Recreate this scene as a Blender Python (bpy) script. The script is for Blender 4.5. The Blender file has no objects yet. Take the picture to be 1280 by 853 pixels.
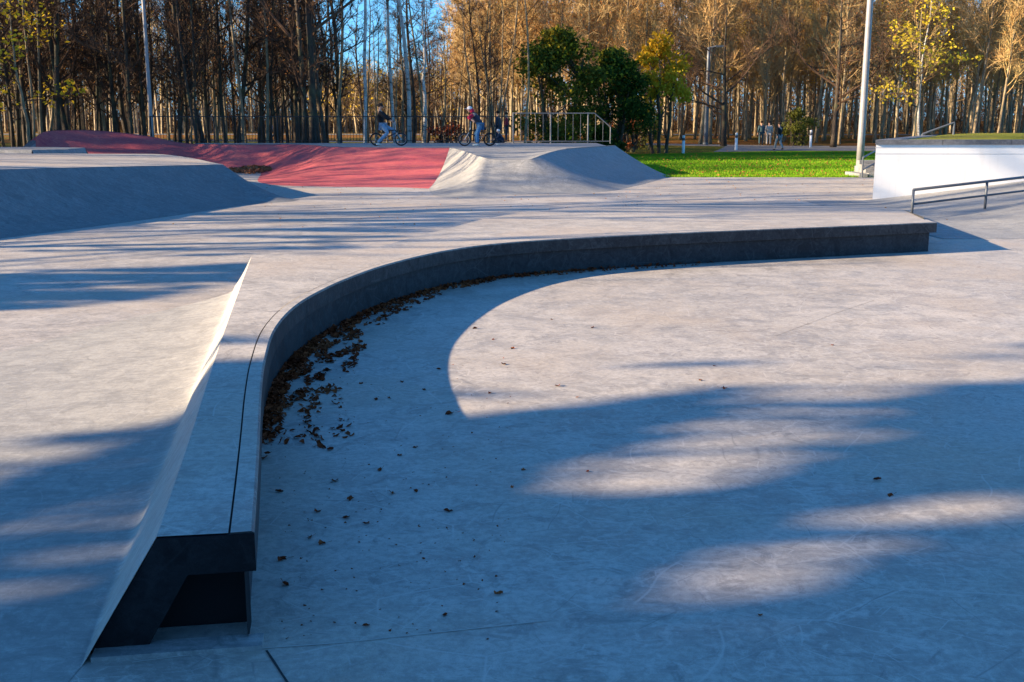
import bpy, bmesh, math, random
from mathutils import Vector, Matrix, noise as mnoise
R = math.radians
rnd = random.Random(7)
S = bpy.context.scene
COL = S.collection

# ------------------------------------------------------------------ camera, sky, sun, exposure
F = 1350.0; PITCH = R(11.57); EYE = 1.9
cd = bpy.data.cameras.new('camera'); cam = bpy.data.objects.new('camera', cd); COL.objects.link(cam)
cam.location = (0, 0, EYE); cam.rotation_euler = (R(90) - PITCH, 0, 0)
cd.sensor_width = 36; cd.lens = F / 1280 * 36; cd.clip_end = 3000; cd.clip_start = 0.05
S.camera = cam
KX, KY = 2.9, 0.51                      # shadow offset on flat ground per metre of height
SUN_EL = math.atan(1 / math.hypot(KX, KY)); SUN_AZ = math.atan2(-KX, -KY)   # azimuth of the sun, from +Y towards +X
sd = bpy.data.lights.new('sun', 'SUN'); so = bpy.data.objects.new('sun', sd); COL.objects.link(so)
sd.energy = 5.0; sd.angle = R(0.5); sd.color = (1.0, 0.76, 0.48)
so.rotation_euler = Vector((KX, KY, -1)).to_track_quat('-Z', 'Y').to_euler()
W = bpy.data.worlds.new("World"); S.world = W; W.use_nodes = True
wn = W.node_tree.nodes; wl = W.node_tree.links
bg = wn['Background']; sky = wn.new('ShaderNodeTexSky'); sky.sky_type = 'NISHITA'; sky.sun_disc = False
sky.sun_elevation = SUN_EL; sky.sun_rotation = SUN_AZ; sky.air_density = 1.2; sky.dust_density = 0.3; sky.ozone_density = 3.0
hs = wn.new('ShaderNodeHueSaturation'); hs.inputs['Saturation'].default_value = 1.25
wl.new(sky.outputs[0], hs.inputs['Color']); bw = wn.new('ShaderNodeRGBToBW'); wl.new(sky.outputs[0], bw.inputs[0])
bl = wn.new('ShaderNodeMix'); bl.data_type = 'RGBA'; bl.blend_type = 'MULTIPLY'; bl.inputs[0].default_value = 1; wl.new(bw.outputs[0], bl.inputs[6]); bl.inputs[7].default_value = (.62, .98, 1.45, 1)
mx = wn.new('ShaderNodeMix'); mx.data_type = 'RGBA'; mx.inputs[0].default_value = .55; wl.new(hs.outputs[0], mx.inputs[6]); wl.new(bl.outputs[2], mx.inputs[7])
tn = wn.new('ShaderNodeMix'); tn.data_type = 'RGBA'; tn.blend_type = 'MULTIPLY'; tn.inputs[0].default_value = 1; wl.new(mx.outputs[2], tn.inputs[6]); tn.inputs[7].default_value = (.37, .75, 1.07, 1)
wl.new(tn.outputs[2], bg.inputs[0]); bg.inputs[1].default_value = 0.075
S.view_settings.view_transform = 'Standard'; S.view_settings.look = 'None'
S.view_settings.exposure = 1.86; S.view_settings.gamma = 1
S.render.engine = 'CYCLES'; S.cycles.max_bounces = 5; S.cycles.use_denoising = True

# ------------------------------------------------------------------ pixel (of the 1280 photo) -> world
def ray(px, py):
    a = (px - 640) / F; b = -(py - 426.5) / F
    return Vector((a, math.cos(PITCH) + b * math.sin(PITCH), -math.sin(PITCH) + b * math.cos(PITCH)))
def gp(px, py, z=0.0):                 # the point at height z
    d = ray(px, py); t = (z - EYE) / d.z
    return Vector((d.x * t, d.y * t, z))
def dp(px, py, D):                     # the point at depth D
    d = ray(px, py); t = D / d.y
    return Vector((d.x * t, D, EYE + d.z * t))
def proj(p):
    v = Vector(p) - Vector((0, 0, EYE))
    zc = v.y * math.cos(PITCH) - v.z * math.sin(PITCH); yc = v.y * math.sin(PITCH) + v.z * math.cos(PITCH)
    if zc < .05: return (-9999, 9999)
    return (640 + F * v.x / zc, 426.5 - F * yc / zc)
def sst(a, b, x):
    t = max(0, min(1, (x - a) / (b - a))); return t * t * (3 - 2 * t)

# ------------------------------------------------------------------ objects
def link(name, me, mat=None, parent=None, smooth=False):
    o = bpy.data.objects.new(name, me); COL.objects.link(o)
    if mat is not None and not me.materials:
        for m in (mat if isinstance(mat, (list, tuple)) else [mat]): me.materials.append(m)
    if parent: o.parent = parent
    if smooth: me.polygons.foreach_set('use_smooth', [True] * len(me.polygons))
    return o
def tag(o, label=None, cat=None, group=None, kind=None):
    if label: o['label'] = label
    if cat: o['category'] = cat
    if group: o['group'] = group
    if kind: o['kind'] = kind
    return o
def empty(name, loc=(0, 0, 0), rz=0, label=None, cat=None, group=None):
    o = bpy.data.objects.new(name, None); COL.objects.link(o); o.location = loc; o.rotation_euler = (0, 0, rz)
    o.empty_display_size = .1
    return tag(o, label, cat, group)
class MB:
    def __init__(s): s.v = []; s.f = []; s.m = []
    def face(s, *pts, m=0):
        n = len(s.v); s.v += [tuple(p) for p in pts]; s.f.append(tuple(range(n, n + len(pts)))); s.m.append(m)
    def box(s, c, d, rz=0, m=0, tilt=None):
        n = len(s.v); M = Matrix.Rotation(rz, 3, 'Z')
        if tilt: M = tilt
        for k in range(8):
            p = Vector(((k & 1) - .5, ((k >> 1) & 1) - .5, (k >> 2) - .5)); p = Vector((p.x * d[0], p.y * d[1], p.z * d[2]))
            s.v.append(tuple(Vector(c) + M @ p))
        for q in ((0, 2, 3, 1), (4, 5, 7, 6), (0, 1, 5, 4), (2, 6, 7, 3), (0, 4, 6, 2), (1, 3, 7, 5)):
            s.f.append(tuple(n + i for i in q)); s.m.append(m)
    def tube(s, pts, rad, sides=6, m=0, cap=True):
        pts = [Vector(p) for p in pts]; n0 = len(s.v)
        if not isinstance(rad, (list, tuple)): rad = [rad] * len(pts)
        ref = Vector((0, 0, 1))
        d0 = (pts[-1] - pts[0])
        if d0.length > 0 and abs(d0.normalized().z) > .9: ref = Vector((1, 0, 0))
        for i, p in enumerate(pts):
            a = pts[min(i + 1, len(pts) - 1)] - pts[max(i - 1, 0)]
            if a.length < 1e-9: a = Vector((0, 0, 1))
            a.normalize(); u = a.cross(ref)
            if u.length < 1e-5: u = a.cross(Vector((0.3, 1, 0)))
            u.normalize(); w = a.cross(u)
            for k in range(sides):
                t = 2 * math.pi * k / sides
                s.v.append(tuple(p + rad[i] * (math.cos(t) * u + math.sin(t) * w)))
        for i in range(len(pts) - 1):
            for k in range(sides):
                a = n0 + i * sides + k; b = n0 + i * sides + (k + 1) % sides
                s.f.append((a, b, b + sides, a + sides)); s.m.append(m)
        if cap:
            s.f.append(tuple(n0 + k for k in reversed(range(sides)))); s.m.append(m)
            s.f.append(tuple(n0 + (len(pts) - 1) * sides + k for k in range(sides))); s.m.append(m)
    def ring(s, c, r, rt, axis='y', seg=28, sides=6, m=0):
        pts = []
        n0 = len(s.v)
        for i in range(seg):
            a = 2 * math.pi * i / seg
            for k in range(sides):
                t = 2 * math.pi * k / sides; rr = r + rt * math.cos(t); h = rt * math.sin(t)
                s.v.append((c[0] + rr * math.cos(a), c[1] + h, c[2] + rr * math.sin(a)))
        for i in range(seg):
            for k in range(sides):
                a = n0 + i * sides + k; b = n0 + i * sides + (k + 1) % sides
                c2 = n0 + ((i + 1) % seg) * sides + (k + 1) % sides; d = n0 + ((i + 1) % seg) * sides + k
                s.f.append((a, b, c2, d)); s.m.append(m)
    def grid(s, rows, m=0):
        n0 = len(s.v); w = len(rows[0])
        for r in rows: s.v += [tuple(p) for p in r]
        for j in range(len(rows) - 1):
            for i in range(w - 1):
                a = n0 + j * w + i; s.f.append((a, a + 1, a + w + 1, a + w)); s.m.append(m)
    def mesh(s, name):
        me = bpy.data.meshes.new(name); me.from_pydata(s.v, [], s.f)
        me.polygons.foreach_set('material_index', s.m); me.update(); return me
    def build(s, name, mat, parent=None, smooth=False, weld=False):
        me = s.mesh(name)
        if weld:
            b = bmesh.new(); b.from_mesh(me); bmesh.ops.remove_doubles(b, verts=b.verts, dist=1e-5)
            bmesh.ops.recalc_face_normals(b, faces=b.faces); b.to_mesh(me); b.free()
        return link(name, me, mat, parent, smooth)
def catmull(P, n=8):
    P = [Vector(p) for p in P]; out = []
    Q = [P[0] * 2 - P[1]] + P + [P[-1] * 2 - P[-2]]
    for i in range(1, len(Q) - 2):
        a, b, c, d = Q[i - 1], Q[i], Q[i + 1], Q[i + 2]
        for k in range(n):
            t = k / n
            out.append(.5 * ((2 * b) + (c - a) * t + (2 * a - 5 * b + 4 * c - d) * t * t + (3 * b - a - 3 * c + d) * t ** 3))
    out.append(P[-1]); return out
def resample(P, n):
    L = [0]
    for i in range(1, len(P)): L.append(L[-1] + (P[i] - P[i - 1]).length)
    out = []; j = 0
    for k in range(n):
        t = L[-1] * k / (n - 1)
        while j < len(P) - 2 and L[j + 1] < t: j += 1
        u = (t - L[j]) / max(1e-9, L[j + 1] - L[j]); out.append(P[j].lerp(P[j + 1], min(1, u)))
    return out

# ------------------------------------------------------------------ materials
class NT:
    def __init__(s, name):
        s.m = bpy.data.materials.new(name); s.m.use_nodes = True; s.t = s.m.node_tree
        s.b = s.t.nodes['Principled BSDF']; s.b.inputs['Specular IOR Level'].default_value = .3
    def n(s, typ, **kw):
        nd = s.t.nodes.new(typ)
        for k, v in kw.items():
            if hasattr(nd, k): setattr(nd, k, v)
            else: nd.inputs[k.replace('_', ' ')].default_value = v
        return nd
    def l(s, a, b): s.t.links.new(a, b)
    def pos(s, scale=(1, 1, 1), rot=(0, 0, 0), obj=False):
        if obj: src = s.n('ShaderNodeTexCoord').outputs['Object']
        else: src = s.n('ShaderNodeNewGeometry').outputs['Position']
        mp = s.n('ShaderNodeMapping'); mp.inputs['Scale'].default_value = scale; mp.inputs['Rotation'].default_value = rot
        s.l(src, mp.inputs[0]); return mp.outputs[0]
    def noise(s, vec, scale, detail=4, rough=.55, dist=0):
        nd = s.n('ShaderNodeTexNoise'); nd.inputs['Scale'].default_value = scale; nd.inputs['Detail'].default_value = detail
        nd.inputs['Roughness'].default_value = rough; nd.inputs['Distortion'].default_value = dist
        s.l(vec, nd.inputs['Vector']); return nd.outputs['Fac']
    def ramp(s, fac, stops):
        r = s.n('ShaderNodeValToRGB'); e = r.color_ramp.elements
        while len(e) < len(stops): e.new(.5)
        for i, (p, c) in enumerate(stops):
            e[i].position = p; c = c if isinstance(c, (tuple, list)) else (c, c, c); e[i].color = (*c, 1)
        s.l(fac, r.inputs[0]); return r.outputs[0]
    def mix(s, fac, a, b, mode='MIX'):
        m = s.n('ShaderNodeMix', data_type='RGBA', blend_type=mode)
        for sock, v in ((m.inputs[0], fac), (m.inputs[6], a), (m.inputs[7], b)):
            if isinstance(v, (int, float)): sock.default_value = v
            elif isinstance(v, tuple): sock.default_value = (*v, 1)
            else: s.l(v, sock)
        return m.outputs[2]
    def math(s, op, a, b=0.0):
        m = s.n('ShaderNodeMath', operation=op)
        for i, v in enumerate((a, b)):
            if isinstance(v, (int, float)): m.inputs[i].default_value = v
            else: s.l(v, m.inputs[i])
        return m.outputs[0]
    def bump(s, h, strength=.3, dist=.01):
        b = s.n('ShaderNodeBump'); b.inputs['Strength'].default_value = strength; b.inputs['Distance'].default_value = dist
        s.l(h, b.inputs['Height']); s.l(b.outputs[0], s.b.inputs['Normal'])
    def out(s, col, rough=.7):
        if isinstance(col, tuple): s.b.inputs['Base Color'].default_value = (*col, 1)
        else: s.l(col, s.b.inputs['Base Color'])
        if isinstance(rough, (int, float)): s.b.inputs['Roughness'].default_value = rough
        else: s.l(rough, s.b.inputs['Roughness'])
        return s.m
def plain(name, col, rough=.6, metal=0.0, var=.25, scale=6, obj=True):
    t = NT(name); v = t.pos(obj=obj)
    f = t.noise(v, scale, 5)
    c = t.mix(f, tuple(x * (1 - var) for x in col), tuple(min(1, x * (1 + var)) for x in col))
    t.b.inputs['Metallic'].default_value = metal
    t.bump(t.noise(v, scale * 8, 3), .15, .004)
    return t.out(c, rough)
def concrete(name, base, dark, light, scratch=.5, rough=.55, patch=.9, bumps=.25, streak=None, warm=None):
    t = NT(name); v = t.pos()
    big = t.noise(v, patch * .35, 5, .55, .6); mid = t.noise(v, 2.6, 6, .62, .8); fine = t.noise(v, 26, 6, .7); grit = t.noise(v, 240, 2, .6)
    c = t.mix(t.ramp(big, [(.3, 0.), (.7, 1.)]), base, light)
    c = t.mix(t.ramp(mid, [(.36, .6), (.60, 0.)]), c, dark); c = t.mix(t.ramp(t.noise(v, 7.5, 7, .72, 1.2), [(.50, 0.), (.62, .75)]), c, light); c = t.mix(t.ramp(t.noise(v, 3.8, 7, .75, 1.5), [(.36, .7), (.47, 0.)]), c, dark)
    if warm: c = t.mix(t.ramp(t.noise(v, .55, 4, .5, .5), [(.48, 0.), (.7, .75)]), c, warm)
    c = t.mix(t.ramp(fine, [(.35, .5), (.58, 0.)]), c, dark)
    # trowelled swirls, pale and dark
    sw = t.noise(t.pos((1, 4.5, 1), (0, 0, .5)), 3.2, 6, .65, 2.2)
    c = t.mix(t.ramp(sw, [(.55, 0.), (.75, .55)]), c, light)
    if streak:
        st = t.noise(t.pos((1.0, 9, 1), (0, 0, streak)), 2.5, 6, .7, .6)
        c = t.mix(t.ramp(st, [(.35, .5), (.55, 0.)]), c, dark)
    # scratches: thin warped cell borders broken by noise
    for k, (sc, rot, colr, lo, wid) in enumerate(((1.1, .3, light, .47, .008), (1.7, 1.1, dark, .53, .007), (.8, 2.0, dark, .54, .005), (2.9, .8, light, .50, .012), (5.0, 1.9, light, .55, .02))):
        vo = t.n('ShaderNodeTexVoronoi', feature='DISTANCE_TO_EDGE'); vo.inputs['Scale'].default_value = sc
        mp = t.pos((1, 1.6, 1), (0, 0, rot)); wv = t.n('ShaderNodeTexNoise'); wv.inputs['Scale'].default_value = .8; wv.inputs['Detail'].default_value = 1
        t.l(mp, wv.inputs['Vector']); ad = t.n('ShaderNodeVectorMath', operation='ADD'); wm_ = t.n('ShaderNodeVectorMath', operation='SCALE'); t.l(wv.outputs['Color'], wm_.inputs[0]); wm_.inputs['Scale'].default_value = .35; t.l(mp, ad.inputs[0]); t.l(wm_.outputs[0], ad.inputs[1])
        t.l(ad.outputs[0], vo.inputs['Vector'])
        line = t.ramp(vo.outputs['Distance'], [(0, 1.), (wid, 0.)])
        brk = t.ramp(t.noise(t.pos((1, 1, 1), (0, 0, rot)), 1.9, 3), [(lo, 0.), (lo + .06, scratch)])
        c = t.mix(t.math('MULTIPLY', line, brk), c, colr)
    c = t.mix(t.ramp(t.noise(t.pos((1, 1, 1), (0, 0, 1)), 55, 5, .75), [(.56, 0.), (.68, .45)]), c, light)
    c = t.mix(t.ramp(grit, [(.32, .4), (.5, 0.)]), c, dark)
    r = t.ramp(mid, [(.3, rough - .08), (.7, rough + .15)])
    h = t.math('ADD', t.math('MULTIPLY', fine, .6), t.math('MULTIPLY', grit, .25)); h = t.math('ADD', h, t.math('MULTIPLY', mid, 1.2))
    t.bump(h, bumps, .012)
    return t.out(c, r)
M = {}
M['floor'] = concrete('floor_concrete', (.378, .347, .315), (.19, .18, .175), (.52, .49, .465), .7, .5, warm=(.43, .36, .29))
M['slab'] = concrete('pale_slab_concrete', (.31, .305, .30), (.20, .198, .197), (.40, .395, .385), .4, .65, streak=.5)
M['ledge_top'] = concrete('ledge_top_concrete', (.38, .35, .325), (.19, .18, .175), (.52, .49, .46), .6, .6, warm=(.44, .37, .31))
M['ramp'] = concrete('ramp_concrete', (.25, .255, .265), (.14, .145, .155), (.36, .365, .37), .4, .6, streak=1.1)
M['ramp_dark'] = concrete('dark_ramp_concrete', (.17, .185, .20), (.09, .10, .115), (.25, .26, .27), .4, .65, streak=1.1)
M['red'] = concrete('red_concrete', (.48, .090, .095), (.34, .045, .075), (.60, .17, .14), .7, .6, streak=.9)
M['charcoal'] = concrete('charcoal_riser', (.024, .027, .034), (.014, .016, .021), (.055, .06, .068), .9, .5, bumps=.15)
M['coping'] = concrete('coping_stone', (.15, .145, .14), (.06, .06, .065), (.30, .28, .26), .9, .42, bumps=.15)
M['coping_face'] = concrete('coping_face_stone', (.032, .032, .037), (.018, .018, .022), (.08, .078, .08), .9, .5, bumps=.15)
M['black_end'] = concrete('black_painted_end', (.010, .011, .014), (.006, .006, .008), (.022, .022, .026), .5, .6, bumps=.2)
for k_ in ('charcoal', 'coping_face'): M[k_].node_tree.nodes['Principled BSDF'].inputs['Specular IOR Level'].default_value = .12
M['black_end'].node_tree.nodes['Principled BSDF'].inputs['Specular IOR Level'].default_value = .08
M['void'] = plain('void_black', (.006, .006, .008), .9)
M['joint'] = plain('joint_dark', (.035, .035, .04), .9)
M['tyre'] = plain('tyre_mark', (.20, .19, .185), .7)
M['joint_pale'] = plain('joint_pale', (.42, .40, .38), .9)
M['steel_dark'] = plain('painted_grey_steel', (.10, .115, .14), .45, .3)
M['steel_black'] = plain('black_steel', (.02, .022, .026), .5, .2)
M['steel_pale'] = plain('galvanised_steel', (.42, .43, .45), .45, .5)
M['pole_paint'] = plain('pole_grey', (.25, .25, .265), .5, .2)
M['bollard_white'] = plain('bollard_white', (.75, .75, .75), .5)
M['lamp_glass'] = plain('lamp_lens', (.5, .52, .55), .3)
def wallmat():
    t = NT('white_painted_wall'); v = t.pos(); f = t.noise(v, 1.2, 6, .6, .5); g = t.noise(v, 30, 5)
    st = t.noise(t.pos((3, 3, .25)), 2.2, 6, .65, .4)
    c = t.mix(t.ramp(f, [(.35, .6), (.65, 0.)]), (.80, .80, .80), (.72, .72, .71))
    c = t.mix(t.ramp(st, [(.55, 0.), (.75, .35)]), c, (.55, .53, .5))
    t.bump(g, .12, .006); return t.out(c, .7)
M['white_wall'] = wallmat()
M['wall_cap'] = concrete('wall_cap_concrete', (.085, .095, .115), (.07, .075, .085), (.22, .22, .23), .5, .5)
def grassmat(name, g1, g2, dry, amt):
    t = NT(name); v = t.pos(); a = t.noise(v, .35, 6, .65, .5); b = t.noise(v, 7, 5, .7); c3 = t.noise(v, 60, 4, .7)
    c = t.mix(b, g1, g2); c = t.mix(t.ramp(a, [(.45, 0.), (.75, amt)]), c, dry); c = t.mix(t.ramp(c3, [(.3, .6), (.6, 0.)]), c, tuple(x * .45 for x in g1))
    lv = t.ramp(t.noise(v, 14, 2, .5), [(.66, 0.), (.70, .8)]); c = t.mix(lv, c, (.38, .22, .05))
    t.bump(t.math('ADD', b, c3), .9, .05); t.b.inputs['Specular IOR Level'].default_value = .03; return t.out(c, .9)
M['lawn'] = grassmat('lawn_grass', (.065, .21, .004), (.15, .34, .010), (.22, .25, .02), .5)
M['dry_lawn'] = grassmat('leafy_grass', (.11, .13, .02), (.17, .16, .03), (.26, .14, .04), .9)
def littermat():
    t = NT('leaf_litter_ground'); v = t.pos(); a = t.noise(v, .12, 5, .6, .6); b = t.noise(v, 3, 6, .75); d = t.noise(v, 22, 4, .8)
    c = t.mix(b, (.16, .07, .025), (.36, .17, .05)); c = t.mix(t.ramp(a, [(.45, 0.), (.6, .75)]), c, (.11, .14, .03))
    c = t.mix(t.ramp(d, [(.35, .8), (.55, 0.)]), c, (.05, .03, .018)); t.bump(t.math('ADD', b, d), 1, .08); t.b.inputs['Specular IOR Level'].default_value = .03; return t.out(c, .9)
M['litter'] = littermat()
M['asphalt'] = concrete('path_asphalt', (.17, .17, .18), (.10, .10, .11), (.24, .235, .23), .1, .8)
def barkmat(name, c1, c2, dark, spot=None):
    t = NT(name); v = t.pos((1, 1, .22), obj=True); a = t.noise(v, 9, 6, .7, .6); b = t.noise(v, 40, 4, .7); rn = t.n('ShaderNodeObjectInfo').outputs['Random']
    c = t.mix(rn, c1, c2); c = t.mix(t.ramp(a, [(.4, .85), (.58, 0.)]), c, dark)
    if spot: c = t.mix(t.ramp(t.noise(t.pos((1, 1, 5), obj=True), 2.2, 4, .7), [(.56, 0.), (.62, .9)]), c, spot)
    g = t.ramp(t.noise(t.pos(obj=True), 1.1, 4), [(.5, 0.), (.7, .5)]); c = t.mix(g, c, (.13, .15, .07))
    t.bump(t.math('ADD', a, b), .8, .03); return t.out(c, .85)
M['bark_dark'] = barkmat('bark_dark', (.05, .038, .030), (.085, .064, .048), (.018, .014, .012))
M['bark_tan'] = barkmat('bark_tan', (.38, .30, .19), (.27, .21, .135), (.09, .07, .05))
M['bark_birch'] = barkmat('bark_birch', (.52, .50, .47), (.42, .41, .40), (.25, .24, .23), (.05, .045, .045))
def twigmat(name, cols, transl=0.0):
    t = NT(name); v = t.pos(obj=True); n = t.noise(v, .55, 5, .65); f = t.noise(v, 4.5, 2, .6); rn = t.n('ShaderNodeObjectInfo').outputs['Random']
    x = t.math('ADD', t.math('MULTIPLY', n, .5), t.math('MULTIPLY', f, .35)); x = t.math('ADD', x, t.math('MULTIPLY', rn, .3))
    k = len(cols); c = t.ramp(x, [(.3 + .45 * i / (k - 1), cc) for i, cc in enumerate(cols)])
    if transl:
        tr = t.n('ShaderNodeBsdfTranslucent'); t.l(c, tr.inputs[0]); ms = t.n('ShaderNodeMixShader'); ms.inputs[0].default_value = transl
        t.l(t.b.outputs[0], ms.inputs[1]); t.l(tr.outputs[0], ms.inputs[2]); t.l(ms.outputs[0], t.t.nodes['Material Output'].inputs[0])
    t.b.inputs['Specular IOR Level'].default_value = .06
    return t.out(c, .8)
M['twig_dark'] = twigmat('twig_dark', [(.035, .023, .018), (.065, .042, .030), (.10, .062, .042)])
M['twig_gold'] = twigmat('twig_gold', [(.20, .135, .075), (.33, .235, .12), (.44, .32, .16), (.40, .24, .10), (.46, .36, .16)])
M['leaf_copper'] = twigmat('leaf_copper', [(.22, .08, .03), (.38, .16, .05), (.45, .24, .06)], .3)
M['leaf_yellow'] = twigmat('leaf_yellow', [(.50, .33, .02), (.66, .46, .03), (.60, .46, .05)], .45)
M['leaf_green'] = twigmat('leaf_green', [(.014, .034, .010), (.028, .058, .012), (.05, .085, .018), (.12, .12, .02)], .3)
M['leaf_yelgreen'] = twigmat('leaf_yelgreen', [(.08, .12, .02), (.20, .21, .025), (.42, .33, .03), (.5, .38, .03)], .35)
M['leaf_dry'] = twigmat('leaf_dry', [(.07, .014, .008), (.15, .036, .015), (.30, .10, .04)])
M['leaf_gold'] = twigmat('leaf_gold', [(.12, .13, .015), (.38, .28, .02), (.50, .33, .02), (.5, .30, .02)], .35)
M['twig_mid'] = twigmat('twig_mid', [(.05, .03, .018), (.11, .065, .035), (.19, .11, .05)])
M['leaf_olive'] = twigmat('leaf_olive', [(.08, .09, .02), (.14, .15, .03), (.22, .20, .04)], .3)

# ------------------------------------------------------------------ setting: ground sheets
m = MB(); n = 40
rows = []
for j in range(n + 1):
    y = -60 + (1260) * (j / n) ** 2.2
    rows.append([(-900 + 1800 * i / 30, y, -.03 + (0.006 * max(0, y - 70) if y < 300 else 1.38)) for i in range(31)])
m.grid(rows); tag(m.build('ground', M['litter'], smooth=True), kind='structure')
def sheet(name, pts, mat, z, kind='structure', flat=True):
    m = MB(); m.face(*[(p[0], p[1], z + (0.006 * max(0, p[1] - 70))) for p in pts]); o = m.build(name, mat)
    return tag(o, kind=kind)
# skatepark floor, one sheet
sheet('skatepark_floor', [(-60, -25), (40, -25), (40, 20), (40, 36.6), (14, 36.7), (5.3, 36.9), (3, 47), (-60, 47)], M['floor'], 0.0)
# lawn to the right, strip of leafy grass, paths
Lp = [gp(x, y) for x, y in ((775, 222.5), (1066, 221.5), (1100, 222))]
sheet('lawn', [(4.5, 36.9), (14, 36.7), (60, 36.5), (60, 66), (26, 68), (17, 68.5), (12, 66), (3.5, 60), (3, 47)], M['lawn'], -.008)
sheet('leafy_grass', [(-40, 48), (3, 47.2), (3.4, 59.5), (11.9, 66.2), (16.5, 70), (15.5, 80), (5, 90), (-40, 100)], M['dry_lawn'], -.018)
sheet('park_path', [(12.2, 66.4), (17, 69), (26, 68.4), (80, 66.2), (80, 75), (40, 77), (20, 80), (6, 90), (-40, 100), (-40, 96), (4, 86.5), (15.2, 78)], M['asphalt'], .0)
sheet('far_footpath', [(-70, 122), (80, 118), (80, 123), (-70, 127.5)], M['asphalt'], .0)
# expansion joints and a dark crack sunk in the floor
def strip(name, pts, w, mat, z=.003, parent=None):
    P = [gp(x, y, 0) for x, y in pts]; m = MB()
    rows = [[], []]
    for i, p in enumerate(P):
        d = (P[min(i + 1, len(P) - 1)] - P[max(0, i - 1)]).normalized(); s_ = Vector((-d.y, d.x, 0)) * w / 2
        jit = .8 + .4 * rnd.random()
        rows[0].append(p + s_ * jit + Vector((0, 0, z))); rows[1].append(p - s_ * jit + Vector((0, 0, z)))
    m.grid(rows); return tag(m.build(name, mat, parent), kind='structure')
strip('floor_joint', [(165, 829), (250, 818), (330, 811), (430, 804), (560, 790), (690, 776)], .006, M['joint_pale'])
strip('floor_joint', [(333, 814), (343, 829), (352, 843), (362, 858)], .010, M['joint'])
strip('tyre_mark', [(968, 421), (1005, 407), (1050, 390), (1092, 376)], .005, M['tyre'])

# ------------------------------------------------------------------ curved ledge
H = .43
led = empty('curved_ledge', gp(300, 800), 0, 'long curved concrete ledge with dark overhanging rim and a steep bank on its left side', 'ledge')
led.location = (0, 0, 0)
Opx = [(318, 664), (322, 600), (325, 540), (327, 490), (332, 450), (344, 412), (368, 384), (400, 364), (440, 346), (490, 329), (560, 313), (640, 303), (760, 295.5), (900, 289), (1040, 283.5), (1171.5, 278)]
O = catmull([gp(x, y, H) for x, y in Opx], 8)
NS = 150; O = resample(O, NS)
def offs(P, d):
    out = []
    for i, p in enumerate(P):
        t = (P[min(i + 1, len(P) - 1)] - P[max(0, i - 1)]); t.z = 0; t.normalize()
        out.append(p + Vector((-t.y, t.x, 0)) * d)       # left of the travel direction = into the ledge
    return out
LIP = .15; OVH = .042; CW = .085
O1 = offs(O, .012)                       # rounded arris
rim = MB()
sections = []
A = offs(O, CW); Bv = O1; 
up = lambda P, z: [Vector((p.x, p.y, z)) for p in P]
rows = [up(A, H - .02), up(A, H + .001), up(O1, H + .001), up(offs(O, .003), H - .004), up(O, H - .014), up(O, H - LIP), up(offs(O, OVH + .02), H - LIP)]
rim.grid(rows)
rim.face(*[r[0] for r in rows][::-1]); rim.face(*[r[-1] for r in rows])
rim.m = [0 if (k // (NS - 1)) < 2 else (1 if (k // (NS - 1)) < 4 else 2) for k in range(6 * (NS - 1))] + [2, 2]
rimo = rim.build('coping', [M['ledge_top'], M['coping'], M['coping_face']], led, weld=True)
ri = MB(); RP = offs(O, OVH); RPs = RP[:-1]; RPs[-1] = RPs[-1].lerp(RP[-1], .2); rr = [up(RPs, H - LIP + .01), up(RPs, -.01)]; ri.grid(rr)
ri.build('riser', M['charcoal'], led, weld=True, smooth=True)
# seam gap between the coping and the top
gm = MB(); gm.grid([up(offs(O, CW - .001), H - .012), up(offs(O, CW + .009), H - .012)]); gm.build('seam', M['joint'], led)
# the joints that divide the coping and the riser into lengths
for k in (22, 47, 66, 84, 102, 120, 137):
    jm = MB(); p = O[k]; t = (O[k + 1] - O[k - 1]).normalized(); nrm = Vector((-t.y, t.x, 0))
    a = p - nrm * .0015; w = t * .003
    jm.face(a - w + Vector((0, 0, -.016)), a + w + Vector((0, 0, -.016)), a + w + Vector((0, 0, -LIP)), a - w + Vector((0, 0, -LIP)))
    jm.build('coping_joint', M['joint'], led)
# back edge of the top (with z)
Bpx = [(196, 671, H), (218, 605, H), (240, 540, H), (262, 470, H), (285, 402, H), (315, 319.5, H)]
Bl = resample(catmull([gp(*b) for b in Bpx], 8), 60)
Cpx = [(315, 319.5, H), (390, 315.5, H), (464, 310.6, H), (512, 298, H - .01), (560, 286, .40), (615, 272, .33), (680, 263, .25), (760, 258, .15), (900, 256.5, .05), (1050, 258, .012), (1128, 262, .006)]
Cl = resample(catmull([gp(*b) for b in Cpx], 6), NS - 59)
Bk = Bl + Cl[1:]                          # NS points
topm = MB(); rows = []
I0 = up(offs(O, CW + .008), H)
for j in range(9):
    t = j / 8; row = []
    for i in range(NS):
        a, b = I0[i], Bk[i] if i < len(Bk) else Bk[-1]
        p = a.lerp(b, t); zf = 1 - sst(.15, 1, t); p.z = b.z + (H - b.z) * (1 - t) ** 1.0 if b.z < H - .02 else H + (b.z - H) * t
        row.append(p)
    rows.append(row)
topm.grid(rows); 
# skirts: back of the plateau down to the floor
sk = [rows[-1][59:], [Vector((p.x + .02, p.y + .05, -.01)) for p in rows[-1][59:]]]
topm.grid(sk)
endc = [r[-1] for r in rows]; topm.grid([endc, [p + Vector((0, 0, -.13 * min(1, p.z / .3))) for p in endc], [p + Vector((-.12, 0, -.13 * min(1, p.z / .3))) for p in endc], [Vector((p.x - .12, p.y, -.01)) for p in endc]])
topm.build('top_slab', M['ledge_top'], led, weld=True)
# step seam across the pad, near its bend (thin shadow gap)
# far end face
ef = MB(); e0 = offs(O, OVH)[-1]; e1 = Bk[-1]
tdir = (O[-1] - O[-4]).normalized()
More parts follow.
